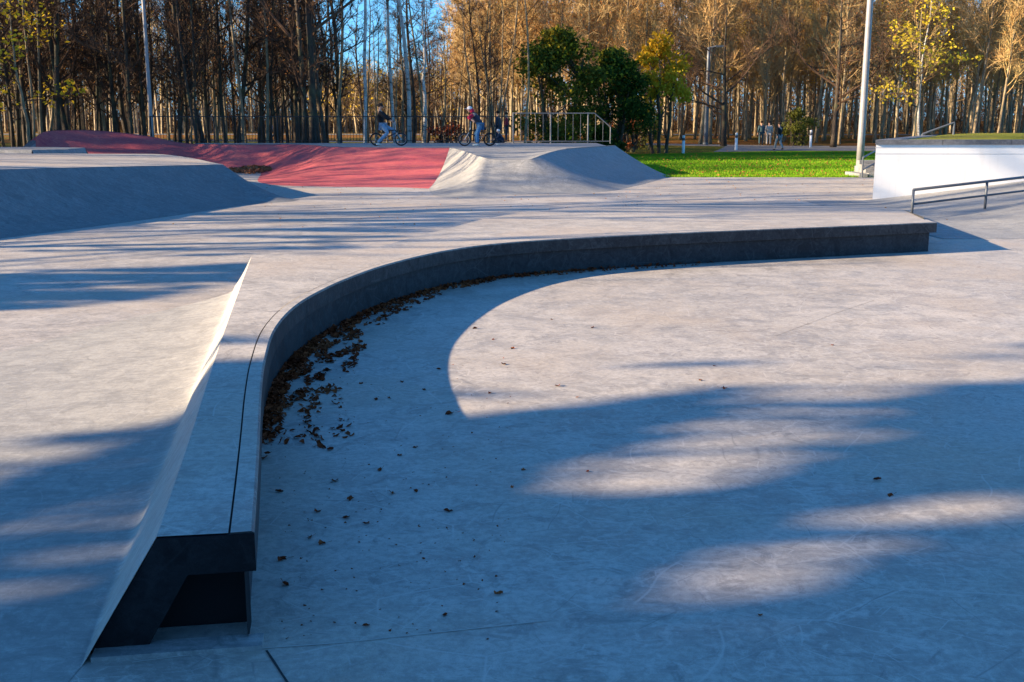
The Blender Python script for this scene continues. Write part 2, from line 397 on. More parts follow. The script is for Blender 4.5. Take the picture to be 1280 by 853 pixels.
# bank on the left side: steep strip that flares into a broad low slab
edge_far = [gp(315, 319.5, H), gp(303, 343, .32), gp(294, 357, .235), gp(286, 366.5, .185), gp(235, 381, .115), (150, 401, .06), (80, 420, .027), (0, 441, .008), (-160, 486, .002), (-420, 560, .001)]
edge_far = [e if isinstance(e, Vector) else gp(*e) for e in edge_far]
PN = gp(103, 832, 0); TN = gp(196, 671, H)
nd_ = PN - TN; nd_.z = 0
edge_near = [TN + nd_ * f + Vector((0, 0, H * ((1 - f) ** 1.0) - H)) for f in (0, .33, .66, .9)]
edge_near = [Vector((TN.x + nd_.x * f, TN.y + nd_.y * f, H * (1 - f))) for f in (0, .42, .78, .98)]
perp = Vector((nd_.x, nd_.y, 0)).normalized()
edge_near += [gp(x, y, .0015) for x, y in ((92, 845), (60, 880), (0, 930), (-120, 990), (-320, 1060), (-700, 1150))]
bank = MB(); rowsb = []
steps = 60
for i in range(steps):
    s_ = i / (steps - 1); base = Bl[::-1][int(round(s_ * 59))]       # far -> near along the crest
    row = []
    fan = catmull([edge_far[k].lerp(edge_near[k], s_) for k in range(10)], 5)
    # keep the crest on the ledge edge
    off = base - fan[0]
    for q, p in enumerate(fan):
        wgt = max(0, 1 - q / 15); row.append(p + Vector((off.x, off.y, 0)) * wgt)
    row[0] = base.copy(); rowsb.append(row)
for row in rowsb:
    for q, p in enumerate(row):
        if q > 0: p.z = max(p.z, .001 + .0006 * (q < 40))
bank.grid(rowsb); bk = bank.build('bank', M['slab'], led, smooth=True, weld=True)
# near end: black frame of bank slab, top slab and upstand round a recessed dark hollow
nL, nR = TN, O[0]
ax = (nR - nL); ax.z = 0; ax.normalize(); face_n = Vector((ax.y, -ax.x, 0))
if face_n.y > 0: face_n = -face_n
def E(u, z, d=0):                          # point on the end plane: u metres from the left top corner along the end
    return nL + ax * u + face_n * d + Vector((0, 0, z - H))
WT = (nR - nL).length; Lf = (PN - nL); foot = Vector((PN.x, PN.y, 0)); fu = (foot - nL).dot(ax)
endm = MB()
fr_o = [(fu, -.005), (0, H - .004), (WT, H - .012), (WT, H - LIP), (WT - OVH, H - LIP)]
thick = .135; hx0 = fu + .20; hx1 = .10
hole = [(hx0, .0), (hx1, H - LIP), (WT - OVH - .0, H - LIP), (WT - OVH, .0)]
D0 = .012
endm.face(E(fu, -.01, D0), E(hx0, -.01, D0), E(hx1, H - LIP, D0), E(0, H - .006, D0))
endm.face(E(0, H - .006, D0), E(hx1, H - LIP, D0), E(WT, H - LIP, D0), E(WT, H - .006, D0))
# returns of the frame
for (a, b) in (((fu, -.01), (0, H - .006)), ((0, H - .006), (WT, H - .006)), ((WT, H - .006), (WT, H - LIP))):
    endm.face(E(*a, D0), E(*b, D0), E(*b, -.002), E(*a, -.002))
DEP = -.16
for (a, b) in (((hx0, -.01), (hx1, H - LIP)), ((hx1, H - LIP), (WT - OVH, H - LIP)), ((WT - OVH, H - LIP), (WT - OVH, -.01))):
    endm.face(E(*a, D0), E(*b, D0), E(*b, DEP), E(*a, DEP))
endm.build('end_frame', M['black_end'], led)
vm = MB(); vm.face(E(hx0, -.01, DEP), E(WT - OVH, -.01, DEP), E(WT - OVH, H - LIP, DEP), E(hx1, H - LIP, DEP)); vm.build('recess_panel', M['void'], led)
am = MB(); am.box(E(WT / 2 + fu / 2 + .02, .010, .035), ((WT - fu) * .98, .10, .02), math.atan2(ax.y, ax.x)); am.build('footing', M['ramp'], led)
# far end return of the rim and riser
fe = MB(); P0 = O[-1]; P1 = Bk[-1]
q0 = RPs[-1] + Vector((.03, 0, 0)); back = gp(1157, 269, H); back2 = Vector((back.x - .0, back.y, 0))
fe.face((q0.x - .03, q0.y, -.01), (P1.x, P1.y, -.01), (P1.x, P1.y, P1.z + .0), (back.x - .03, back.y, .40), (q0.x - .03, q0.y, H - LIP))
fe.build('end_riser', M['charcoal'], led)

# ------------------------------------------------------------------ right-hand bank under the rail
rb = MB(); rows = []
for j in range(22):
    y = 17.55 + 8.6 * j / 21; row = []
    for i in range(26):
        x = 7.0 + 9 * i / 25
        z = .105 * max(0, x - 8.4) ** 1.12 * sst(17.4, 20.5, y + .15 * (x - 8)) + .006
        row.append((x + (.0 if j else .0), y, z))
    rows.append(row)
rb.grid(rows); rb.grid([rows[0], [(p[0], p[1], -.01) for p in rows[0]]])
rb.grid([[r[-1] for r in rows], [(r[-1][0], r[-1][1], -.01) for r in rows]])
tag(rb.build('side_bank', M['ramp'], smooth=True), 'low smooth concrete bank rising to the right in front of the white wall', 'bank')
# low slide rail
def zr(x, y): return .105 * max(0, x - 8.4) ** 1.12 * sst(17.4, 20.5, y + .15 * (x - 8)) + .006
rail = empty('slide_rail', (0, 0, 0), 0, 'dark grey two-bar slide rail climbing the bank in front of the white wall', 'rail')
a0 = dp(1142, 237.5, 21.3); b0 = dp(1234, 227, 22.0); dirn = (b0 - a0)
pt = lambda s_: a0 + dirn * s_
tb = MB(); tb.tube([pt(0), pt(1), pt(2.4)], .028, 8); tb.build('top_bar', M['steel_dark'], rail, smooth=True)
lb = MB(); lb.tube([pt(0) - Vector((0, 0, .28)), pt(1) - Vector((0, 0, .28)), pt(2.4) - Vector((0, 0, .28))], .022, 8); lb.build('lower_bar', M['steel_dark'], rail, smooth=True)
for s_ in (0, 1, 2.1):
    p = pt(s_); pm = MB(); zb = zr(p.x, p.y) - .02
    pm.tube([(p.x, p.y, zb), (p.x, p.y, p.z)], .028, 8); po = pm.build('post', M['steel_dark'], rail, smooth=True)

# ------------------------------------------------------------------ white wall with raised lawn
wall = empty('white_wall', (0, 0, 0), 0, 'long white painted retaining wall with dark cap stones on the right', 'wall')
WL = gp(1090.5, 251, 0); ang = R(-2); wd = Vector((math.cos(ang), math.sin(ang), 0)); wnrm = Vector((wd.y, -wd.x, 0))
WHT = 1.9 - WL.y * math.tan(R(11.57) - math.atan((426.5 - 181) / F))
CAP = 1.9 - WL.y * math.tan(R(11.57) - math.atan((426.5 - 175) / F)) - .0
def Wp(u, z, d=0): return WL + wd * u + wnrm * d + Vector((0, 0, z))
wm = MB(); LEN = 16
g1, g2 = WHT - .075, WHT - .22
lv = [-.02, g2 - .008, g2 - .007, g2 + .007, g2 + .008, g1 - .008, g1 - .007, g1 + .007, g1 + .008, WHT]
dv = [0, 0, -.02, -.02, 0, 0, -.02, -.02, .0, 0]
pr = list(zip(lv, dv)); rows = [[Wp(u, z, d) for (z, d) in pr] for u in (0, 4, 8, LEN)]
wm.grid([[r[k] for r in rows] for k in range(len(pr))])
rows = [[Wp(-.0, z, 0) for z in (-.02, WHT)], [Wp(4.3, z, -9) for z in (-.02, WHT)]]; wm.grid(rows)
wm.build('wall_face', M['white_wall'], wall)
u = -.05; k = 0
while u < LEN:                                     # cap stones, one by one
    L_ = 1.6; c = MB(); cc = Wp(u + L_ / 2, (WHT + CAP) / 2 + .002, -.17)
    if k: c.box(cc, (L_ - .008, .42, CAP - WHT), ang)
    else:
        q = [(-.03, .04), (L_ + u - .008, .04), (L_ + u - .008, -.38), (-.03 + .42 * .478, -.38)]; lo = [Wp(a, WHT + .002, b) for a, b in q]; hi = [Wp(a, CAP + .002, b) for a, b in q]
        c.face(*hi); c.face(*lo[::-1])
        for w_ in range(4): c.face(lo[w_], lo[(w_ + 1) % 4], hi[(w_ + 1) % 4], hi[w_])
    o = c.build('cap_stone', M['wall_cap'], wall); u += L_; k += 1
for k in range(5):
    c = MB(); c.box(Wp(.40 + .478 * .0 + (1.6 * k + .8) * .43, (WHT + CAP) / 2 + .002, -.42 - 1.45 * k - .72), (.42, 1.56, CAP - WHT), ang - math.atan(.478)); c.build('cap_stone', M['wall_cap'], wall)
rl = MB(); rows = []
for j in range(12):
    row = []
    for i in range(20):
        p = Wp(.50 + 16 * i / 19 + 5.6 * j / 11, 0, -.40 - 12.0 * j / 11); bumpz = .05 * mnoise.noise(Vector((p.x * .5, p.y * .5, 0))) + .02
        if j == 0 or i == 0: bumpz = -.03
        row.append((p.x, p.y, CAP + bumpz + (.12 * math.exp(-((p.x - 11.2) ** 2 / 1.5 + (p.y - 36) ** 2 / 2))) if j else CAP - .02))
    rows.append(row)
rl.grid(rows)
M['raised'] = grassmat('raised_lawn_grass', (.16, .20, .03), (.26, .26, .05), (.34, .28, .10), .8)
tag(rl.build('raised_lawn', M['raised'], smooth=True), kind='structure')
# steps and handrail at the left end of the wall
st = empty('steps', (0, 0, 0), 0, 'short flight of concrete steps beside the left end of the white wall', 'steps')
sp = gp(1076, 222, 0)
for k in range(4):
    c = MB(); c.box((sp.x + 1.02, sp.y + .35 + k * .36, .065 + k * .13), (1.4, .36, .13), 0); c2 = c
    if k: c.box((sp.x + 1.02, sp.y + .35 + k * .36, (k * .13) / 2 - .002), (1.38, .355, k * .13), 0)
    c.build('step', M['ramp'], st)
c = MB(); c.box((sp.x + .12, sp.y + .9, .06), (.28, 1.6, .12), 0); c.build('kerb', M['ramp'], st)
hr = empty('handrail', (0, 0, 0), 0, 'short grey handrail beside the steps next to the tall lamp post', 'handrail')
h0 = dp(1079, 197, sp.y - .1); h1 = dp(1096, 188, sp.y + 1.3)
c = MB(); c.tube([h0, h1], .03, 8); c.build('top_bar', M['steel_dark'], hr)
c = MB(); c.tube([h0 - Vector((0, 0, .42)), h1 - Vector((0, 0, .42))], .024, 8); c.build('lower_bar', M['steel_dark'], hr)
c = MB(); c.tube([(h0.x, h0.y, -.01), h0], .03, 8); c.build('post', M['steel_dark'], hr)
hr2 = empty('handrail', (0, 0, 0), 0, 'grey handrail descending to the left on the raised lawn above the white wall', 'handrail')
h0 = dp(1153, 168, 35); h1 = dp(1193, 153.5, 35.0)
c = MB(); c.tube([h0, h1], .035, 8); c.build('top_bar', M['steel_dark'], hr2)
c = MB(); c.tube([(h1.x, h1.y, CAP - .05), h1], .035, 8); c.build('post', M['steel_dark'], hr2)
c = MB(); c.tube([(h0.x, h0.y, CAP - .05), h0], .035, 8); c.build('post', M['steel_dark'], hr2)

# ------------------------------------------------------------------ ramps
def loft(crest, base, prof=1.9, n=14, sub=6, lat=None):
    C = catmull(crest, sub); B = catmull(base, sub); rows = []
    for i in range(len(C)):
        row = []
        for j in range(n + 1):
            t = j / n; p = C[i].lerp(B[i], t); z0, z1 = C[i].z, B[i].z
            p.z = z1 + (z0 - z1) * (1 - t) ** prof + .0015; row.append(p)
        rows.append(row)
    return rows
# left ramp in shadow
lr = empty('left_ramp', (0, 0, 0), 0, 'grey concrete hip ramp at the left with its long curved face in blue shadow', 'ramp')
lr.name = 'concrete_ramp'
cr = [gp(-330, 228, 1.0), gp(-150, 219, 1.0), gp(0, 212.5, .99), gp(100, 209.5, .93), gp(200, 207.5, .86), gp(262, 206.3, .81), gp(279, 206, .795)]
ba = [gp(-420, 352), gp(-200, 322), gp(0, 298.5), gp(130, 282), gp(225, 269), gp(290, 259), gp(330, 254.5)]
r1 = loft(cr, ba, 1.7)
cr2 = [gp(279, 206, .795)] * 4
ba2 = [gp(330, 254.5), gp(350, 253.3), gp(366, 252), gp(374, 250)]
r2 = loft(cr2, ba2, 1.7)
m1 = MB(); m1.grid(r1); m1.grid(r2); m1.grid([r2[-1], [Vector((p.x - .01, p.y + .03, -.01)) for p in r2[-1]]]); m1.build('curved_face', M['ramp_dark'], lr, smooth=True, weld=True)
bq = [gp(-330, 192, 1.0), gp(-100, 192, .95), gp(60, 192.3, .90), gp(150, 192.6, .87), gp(200, 193, .85), gp(240, 198, .82), gp(268, 204, .80)]
cw = [r[0] for r in r1]; bqs = resample(catmull(bq, 6), len(cw)); bqs[-1] = cw[-1] + Vector((0, .05, 0))
dk = MB(); dk.grid([[p + Vector((0, 0, .002)) for p in cw], [a.lerp(b, .5) + Vector((0, 0, .002)) for a, b in zip(cw, bqs)], [p + Vector((0, 0, .002)) for p in bqs]]); dk.build('deck', M['ledge_top'], lr, smooth=True)
bs = MB(); bs.grid([bqs, [Vector((p.x, p.y, -.01)) for p in bqs]]); bs.build('rear_face', M['ramp'], lr)
# small pad behind it
pd = MB(); q = [gp(-60, 187.5, .98), gp(40, 187.5, .98), gp(84, 186.8, .98), gp(106, 184.8, .98), gp(60, 183.9, .98), gp(-60, 183.9, .98)]
pd.face(*q); 
for i in range(6):
    a, b = q[i], q[(i + 1) % 6]; sc = Vector((.5 if i in (2, 1, 3) else 0, -.5 if i < 3 else 0, 0)); pd.face(a, b, Vector((b.x, b.y, -.01)) + sc, Vector((a.x, a.y, -.01)) + sc)
tag(pd.build('concrete_pad', M['ramp']), 'small grey concrete pad standing behind the left ramp in front of the red bank', 'ramp')
# red bank: high left crest, lower wall, corner and lit right face
DZ = .92
red = empty('red_bank', (0, 0, 0), 0, 'long wavy red concrete quarter bank at the back left of the skatepark', 'ramp')
seq = [((28, 184.5), 43, (20, 205)), ((44, 172), 44, (45, 210)), ((58, 164.5), 45, (85, 214)), ((85, 163), 45.5, (130, 215)), ((120, 163.5), 46, (165, 215)), ((158, 167), 46, (195, 215)),
       ((190, 171.5), 46, (215, 215)), ((215, 177), 46, (232, 216.5)), ((240, 180), None, (255, 215)), ((285, 181), None, (285, 213.5)), ((330, 181), None, (318, 213)), ((362, 181), None, (326, 217)), ((376, 181.2), None, (322, 226)), ((392, 182), None, (333, 230)), ((415, 184), None, (362, 232.5)),
       ((470, 184.7), None, (440, 234)), ((520, 185), None, (500, 234.5)), ((562, 185), None, (536, 236))]
crest = []; base = []
for (c_, D, b_) in seq:
    crest.append(dp(c_[0], c_[1], D) if D else gp(c_[0], c_[1], DZ)); base.append(gp(*b_))
rr = loft(crest, base, 2.2, 16, 5)
m2 = MB(); m2.grid(rr); m2.build('curved_face', M['red'], red, smooth=True, weld=True)
cp = MB(); CR = [r[0] for r in rr]; cp.grid([[p + Vector((0, -.02, .004)) for p in CR], [p + Vector((0, .10, .006)) for p in CR], [p + Vector((0, .10, -.2)) for p in CR]])
cp.build('coping', M['wall_cap'], red)
# rear of the high crest
hb = MB(); HC = CR[:8 * 5 + 1]; hb.grid([[p + Vector((0, .1, .0)) for p in HC], [Vector((p.x, p.y + .8, -.01)) for p in HC]]); hb.build('rear_face', M['ramp'], red)
# grey hip and quarter on the right
hip = empty('hip_ramp', (0, 0, 0), 0, 'grey concrete hip and quarter ramp beside the red bank with its right face in shadow', 'ramp')
seq = [((562, 185), DZ, (536, 236)), ((572, 187), DZ, (540, 243)), ((584, 190.5), .90, (556, 247)), ((600, 196), .86, (580, 248)), ((616, 199.5), .80, (606, 246)), ((640, 200.3), .79, (640, 244)), ((658, 200), .80, (682, 243)), ((667, 198), .84, (738, 241)), ((678, 194), .91, (768, 238.5)), ((692, 189.5), .97, (793, 233)),
       ((708, 186.5), 1.0, (812, 228.5)), ((738, 184), 1.01, (829, 223.5)), ((769, 182.3), 1.01, (838, 220))]
hr_ = loft([gp(c_[0], c_[1], z) for c_, z, b_ in seq], [gp(*b_) for c_, z, b_ in seq], 1.8, 16, 6)
for i_, row_ in enumerate(hr_):
    e_ = 1.8 - .5 * sst(36, 48, i_)
    for j_, p_ in enumerate(row_): p_.z = .0015 + (row_[0].z - .0015) * (1 - j_ / 16) ** e_ if j_ else p_.z
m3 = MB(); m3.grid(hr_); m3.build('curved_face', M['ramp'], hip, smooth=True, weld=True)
LIPs = [r[0] for r in hr_]
# deck behind: union of lips and the rear line
far = [gp(774, 180.6, DZ), gp(300, 179.0, DZ), gp(238, 178.6, DZ)]
redlip = [r[0] for r in rr][8 * 5:]
dm = MB(); P = [Vector((p.x, p.y, 0)) for p in redlip[:-1]] + [Vector((p.x, p.y, 0)) for p in LIPs]
bk_ = [Vector((p.x, 47.5, 0)) for p in P]
z_l = [p.z for p in redlip[:-1]] + [p.z for p in LIPs]
rows = []
for t in (0, .12, .3, .6, 1):
    rows.append([Vector((p.x, p.y + (47.5 - p.y) * t, zl + (DZ - zl) * sst(0, .3, t) + .003)) for p, zl in zip(P, z_l)])
dm.grid(rows); e = [r[-1] for r in rows]; dm.grid([e, [Vector((p.x + .1, p.y, -.01)) for p in e]]); dm.grid([rows[-1], [Vector((p.x, p.y, -.01)) for p in rows[-1]]])
tag(dm.build('ramp_deck', M['ramp'], weld=True), 'raised grey concrete deck where the two cyclists are, behind the red bank', 'deck')
tc = MB(); QL = LIPs[60:]; tc.grid([[p + Vector((.012, -.012, .006)) for p in QL], [p + Vector((-.05, .06, .010)) for p in QL], ]); tc.grid([[p + Vector((.012, -.012, .006)) for p in QL], [p + Vector((.010, -.010, -.05)) for p in QL]])
tc.build('coping', M['steel_dark'], hip)

# ------------------------------------------------------------------ fences on the deck
def fence(x0, x1, y, z, h, mat, label, gap=.13, post=2.5, slope_end=0, rad=.011):
    f = empty('railing', (0, 0, 0), 0, label, 'railing')
    m = MB(); m.box(((x0 + x1 - slope_end) / 2, y, z + h), (x1 - x0 - slope_end, .04, .04)); m.build('top_rail', mat, f)
    m = MB(); m.box(((x0 + x1) / 2, y, z + .10), (x1 - x0, .035, .03)); m.build('bottom_rail', mat, f)
    if slope_end:
        m = MB(); m.tube([(x1 - slope_end, y, z + h), (x1, y, z + h * .55)], .025, 6); m.tube([(x1, y, z), (x1, y, z + h * .55)], .025, 6); m.build('end_rail', mat, f)
    bar = MB(); bar.tube([(0, 0, .10), (0, 0, 1)], rad, 5, cap=False); bme = bar.mesh('baluster'); bme.materials.append(mat)
    pm = MB(); pm.tube([(0, 0, 0), (0, 0, 1.02)], .035, 6); pme = pm.mesh('post'); pme.materials.append(mat)
    n = int((x1 - x0) / gap); k = 0
    for i in range(n + 1):
        x = x0 + i * (x1 - x0) / n; hh = h
        if slope_end and x > x1 - slope_end: hh = h * (1 - .45 * (x - x1 + slope_end) / slope_end)
        o = bpy.data.objects.new('baluster', bme); COL.objects.link(o); o.parent = f; o.location = (x, y, z); o.scale = (1, 1, hh)
        if i % max(1, int(post / gap)) == 0:
            o = bpy.data.objects.new('post', pme); COL.objects.link(o); o.parent = f; o.location = (x, y + .03, z); o.scale = (1, 1, hh)
    return f
xl = gp(640, 179, DZ).x
fence(-15.5, -.02, 47.2, DZ, 1.12, M['steel_black'], 'long black metal railing behind the two cyclists', .135, 2.7)
M['steel_mid'] = plain('weathered_steel', (.16, .165, .18), .55, .3)
fence(.05, 4.15, 46.4, DZ, 1.26, M['steel_mid'], 'pale galvanised railing with a sloping end at the right of the deck', .30, 1.5, .68, .010)

# ------------------------------------------------------------------ poles and bollards
def pole(base, top, r0, r1, label, mat, head=False, name='lamp_post'):
    p = empty(name, base, 0, label, 'lamp post'); d = Vector(top) - Vector(base)
    m = MB(); m.tube([d * (k / 8) for k in range(9)], [r0 + (r1 - r0) * k / 8 for k in range(9)], 14); m.build('pole', mat, p, smooth=True)
    m = MB(); m.tube([(0, 0, 0), (0, 0, .25)], r0 * 1.35, 12); m.build('base_collar', mat, p)
    m = MB(); t = d; ln = Vector((1, -.15, .12)) * (.5 if head else 1.2)
    m.tube([t - Vector((0, 0, .05)), t + ln], r1 * .6, 8); m.build('arm', mat, p)
    hd = MB(); hd.box(t + ln + Vector((.28, -.03, .02)), (.62, .26, .10)); ho = hd.build('lamp_head', M['steel_dark'], p)
    gl = MB(); gl.box(t + ln + Vector((.28, -.03, -.045)), (.5, .2, .02)); gl.build('lens', M['lamp_glass'], ho)
    return p
b1 = gp(1074, 216, 0); pole(b1, (b1.x, b1.y, 11), .135, .085, 'tall pale grey lamp post at the lawn corner left of the white wall', M['pole_paint'])
b2 = dp(190.5, 176, 48.5); b2.z = 0; pole(b2, (b2.x, b2.y, 11), .095, .06, 'thin pale lamp post rising behind the red bank on the left', M['pole_paint'])
b3 = dp(882, 178, 82); b3.z = 0; pole(b3, (b3.x + .0, b3.y, 1.9 + (150 - 64) * 82 / F), .16, .11, 'distant blue-grey lamp post with small lamp head in front of the woods', M['steel_dark'], True)
def bollard(px, py, D, h, label):
    b = dp(px, py, D); z0 = 0.006 * max(0, D - 70) - .02
    o = empty('bollard', (b.x, D, min(b.z, .5) if b.z > z0 else z0), 0, label, 'bollard', 'white bollards along the park path')
    zz = b.z if b.z > z0 else z0
    m = MB(); m.tube([(0, 0, -.5), (0, 0, h * .68)], .085, 10); m.build('post', M['bollard_white'], o, smooth=True)
    m = MB(); m.tube([(0, 0, h * .68), (0, 0, h * .84)], .088, 10); m.build('dark_band', M['steel_dark'], o, smooth=True)
    m = MB(); m.tube([(0, 0, h * .84), (0, 0, h * .97), (0, 0, h)], [.083, .083, .04], 10); m.build('cap', M['bollard_white'], o, smooth=True)
bollard(854, 190, 64, .95, 'white bollard with dark band on the lawn nearest the ramp')
bollard(920, 186, 70, 1.0, 'white bollard with dark band at the bend of the path left of the walkers')
bollard(852 + 161, 183, 76, 1.1, 'white bollard with dark band beyond the path right of the walkers')

# ------------------------------------------------------------------ trees
def rv(r, a=1.0): return Vector((r.uniform(-a, a), r.uniform(-a, a), r.uniform(-a, a)))
def leafquad(mb, p, size, r, m=0):
    a = rv(r).normalized(); b = a.cross(rv(r)).normalized(); s1 = size * r.uniform(.6, 1.2); s2 = s1 * r.uniform(.5, .85)
    mb.v += [tuple(p + a * s1 * .6), tuple(p + b * s2 * .5), tuple(p - a * s1 * .5), tuple(p - b * s2 * .5)]
    k = len(mb.v); mb.f.append((k - 4, k - 3, k - 2, k - 1)); mb.m.append(m)
def make_tree(seed, h=16, r0=.16, start=.3, nb=26, spread=2.6, upang=.8, twigs=9, tw=.022, leaves=0, leafsize=.1, lean=(0, 0), fork=0, twl=.8, sides=7, droop=0):
    r = random.Random(seed); T = MB(); C = MB()
    n = 12; pts = []; x = y = 0; dx, dy = lean
    ph = r.uniform(0, 6); am = r.uniform(.08, .5)
    for i in range(n + 1):
        t = i / n; pts.append(Vector((dx * t * h + am * math.sin(ph + 4 * t) * h * .04 + am * (r.random() - .5) * .3 * (i > 0), dy * t * h + am * math.cos(ph + 5 * t) * h * .04, t * h)))
    off = Vector((pts[0].x, pts[0].y, 0)); pts = [p - off for p in pts]
    rad = [r0 * ((1 - i / n) ** .8 * .93 + .07) * (1.35 if i == 0 else 1) for i in range(n + 1)]
    pts[0].z = -.3
    T.tube(pts, rad, sides)
    def at(t):
        f = t * n; i = min(n - 1, int(f)); return pts[i].lerp(pts[i + 1], f - i), rad[i] + (rad[i + 1] - rad[i]) * (f - i)
    tips = []
    def branch(p, d, L, rr, lvl):
        q = [p]; dd = d.normalized(); k = 4 if lvl == 1 else 3
        for i in range(k):
            dd = (dd + rv(r, .28) + Vector((0, 0, .10 - droop))).normalized(); q.append(q[-1] + dd * L / k)
        C.tube(q, [rr * (1 - .8 * i / k) for i in range(k + 1)], 4 if lvl == 1 else 3, cap=False)
        if lvl == 1:
            nn = max(3, int(L * 2.3))
            for j in range(nn):
                t = .25 + .75 * (j + r.random()) / nn; f = t * k; i = min(k - 1, int(f)); pp = q[i].lerp(q[i + 1], f - i)
                branch(pp, (dd + rv(r, .85)), L * r.uniform(.25, .5) * (1.2 - t * .6), rr * .45, 2)
        else:
            for j in range(twigs):
                f = r.random() * k; i = min(k - 1, int(f)); pp = q[i].lerp(q[i + 1], f - i)
                td = (dd + rv(r, .9) + Vector((0, 0, .15 - droop))).normalized(); l = twl * r.uniform(.4, 1.1); e = pp + td * l; sd_ = td.cross(rv(r)).normalized() * tw * .5
                kk = len(C.v); C.v += [tuple(pp - sd_), tuple(pp + sd_), tuple(e)]; C.f.append((kk, kk + 1, kk + 2)); C.m.append(0)
                mid = pp.lerp(e, .5); e2 = mid + (td + rv(r, .7)).normalized() * l * .5; kk = len(C.v)
                C.v += [tuple(mid - sd_ * .6), tuple(mid + sd_ * .6), tuple(e2)]; C.f.append((kk, kk + 1, kk + 2)); C.m.append(0)
                if leaves and r.random() < leaves:
                    for _ in range(1 + int(leaves > .8) * 2): leafquad(C, e + rv(r, .18), leafsize, r, 1)
    for b in range(nb):
        t = start + (1 - start) * ((b + r.random()) / nb) ** .9
        p, rr = at(min(.99, t)); a = r.uniform(0, 2 * math.pi); up_ = upang * r.uniform(.5, 1.4)
        L = spread * (1.15 - .75 * (t - start) / (1 - start)) * r.uniform(.6, 1.2)
        branch(p, Vector((math.cos(a), math.sin(a), up_)), L, min(rr * .55, .02 + L * .014), 1)
    for b in range(fork):
        p, rr = at(.3 + .08 * b); a = [2.9, .25, 1.2, 4.4][b % 4]
        q = [p]; dd = Vector((math.cos(a), math.sin(a) * .6, .75)).normalized(); L = h * .5
        for i in range(6): dd = (dd + rv(r, .16) + Vector((0, 0, .12))).normalized(); q.append(q[-1] + dd * L / 6)
        C.tube(q, [rr * .62 * (1 - .13 * i) for i in range(7)], 6)
        for j in range(12):
            f = r.uniform(1, 5.9); i = int(f); branch(q[i].lerp(q[i + 1], f - i), dd + rv(r, 1), r.uniform(1.2, 2.8), .035, 1)
    return T.mesh('trunk'), C.mesh('crown')
TREES = []; PUT = []
def proto(mats, **kw):
    t, c = make_tree(**kw); t.materials.append(mats[0]); c.materials.append(mats[1]); 
    if len(mats) > 2: c.materials.append(mats[2])
    for me in (t,): me.polygons.foreach_set('use_smooth', [True] * len(me.polygons))
    return (t, c)
def put(pr, x, y, rz, s, label, group=None, cat='tree', name='bare_tree', z=None):
    if z is None: z = 0.006 * max(0, y - 70) - .03
    o = empty(name, (x, y, z), rz, label, cat, group); o.scale = (s[0], s[0], s[1]) if isinstance(s, tuple) else (s, s, s)
    if group: o.rotation_euler = (rnd.gauss(0, .028), rnd.gauss(0, .028), rz)
    for nm, me in (('trunk', pr[0]), ('crown', pr[1])):
        c = bpy.data.objects.new(nm, me); COL.objects.link(c); c.parent = o
    TREES.append((x, y)); PUT.append(o); return o
bd, bt, bb = M['bark_dark'], M['bark_tan'], M['bark_birch']
DARK = [proto((bd, M['twig_dark'], M['leaf_copper']), seed=i, h=17, r0=(.09, .12, .15, .10, .08)[i], start=.12, nb=32, spread=2.5, twigs=12, tw=.026, leaves=.10 if i % 2 else .03, leafsize=.11) for i in range(5)]
THIN = [proto((bt, M['twig_dark'], M['leaf_copper']), seed=20 + i, h=14, r0=.085, start=.4, nb=16, spread=1.5, twigs=7, tw=.016, leaves=.05, lean=(.03 * (i - 1), 0)) for i in range(4)]
GOLD = [proto((bt, M['twig_gold'], M['leaf_copper']), seed=40 + i, h=19, r0=.12, start=.20, nb=36, spread=3.3, upang=1.5, twigs=13, tw=.035, leaves=(.06, .35, .12, .0, .2, .5)[i], leafsize=.16, twl=1.1) for i in range(6)]
GOLDY = [proto((bt, M['twig_gold'], M['leaf_yellow']), seed=60 + i, h=15, r0=.14, start=.25, nb=30, spread=2.6, twigs=10, tw=.03, leaves=.5, leafsize=.16, twl=.9) for i in range(2)]
def xof(px, D): return dp(px, 170, D).x
rt = random.Random(11)
def scatter(N, gen, mind, tries=60):
    out = []
    for _ in range(N):
        for k in range(tries):
            p = gen()
            if all((p[0] - q[0]) ** 2 + (p[1] - q[1]) ** 2 > mind ** 2 for q in TREES + out): out.append(p); break
    return out
# dark grove at the left, behind the railing
def g_left():
    D = 50 + 30 * rt.random() ** 1.2; px = rt.uniform(-60, 425)
    return (xof(px, D), D)
for i, (x, y) in enumerate(scatter(105, g_left, .7)):
    thin = rt.random() < .28
    put(rt.choice(THIN if thin else DARK), x, y, rt.uniform(0, 6.28), (rt.uniform(.8, 1.2), rt.uniform(.85, 1.1)),
        'slender pale trunked bare tree in the dark grove at the left' if thin else 'dark trunked bare tree in the shaded grove behind the red bank',
        'slender trees of the left grove' if thin else 'dark trees of the left grove')
# sparse trees in the middle gap
def g_mid():
    D = 62 + 50 * rt.random(); px = rt.uniform(425, 640); return (xof(px, D), D)
for i, (x, y) in enumerate(scatter(36, g_mid, 1.2)):
    put(rt.choice(DARK[:3] + THIN), x, y, rt.uniform(0, 6.28), (rt.uniform(.8, 1.1), rt.uniform(.55, .95)), 'bare tree standing in the middle gap of the woods beyond the railing', 'trees of the middle gap')
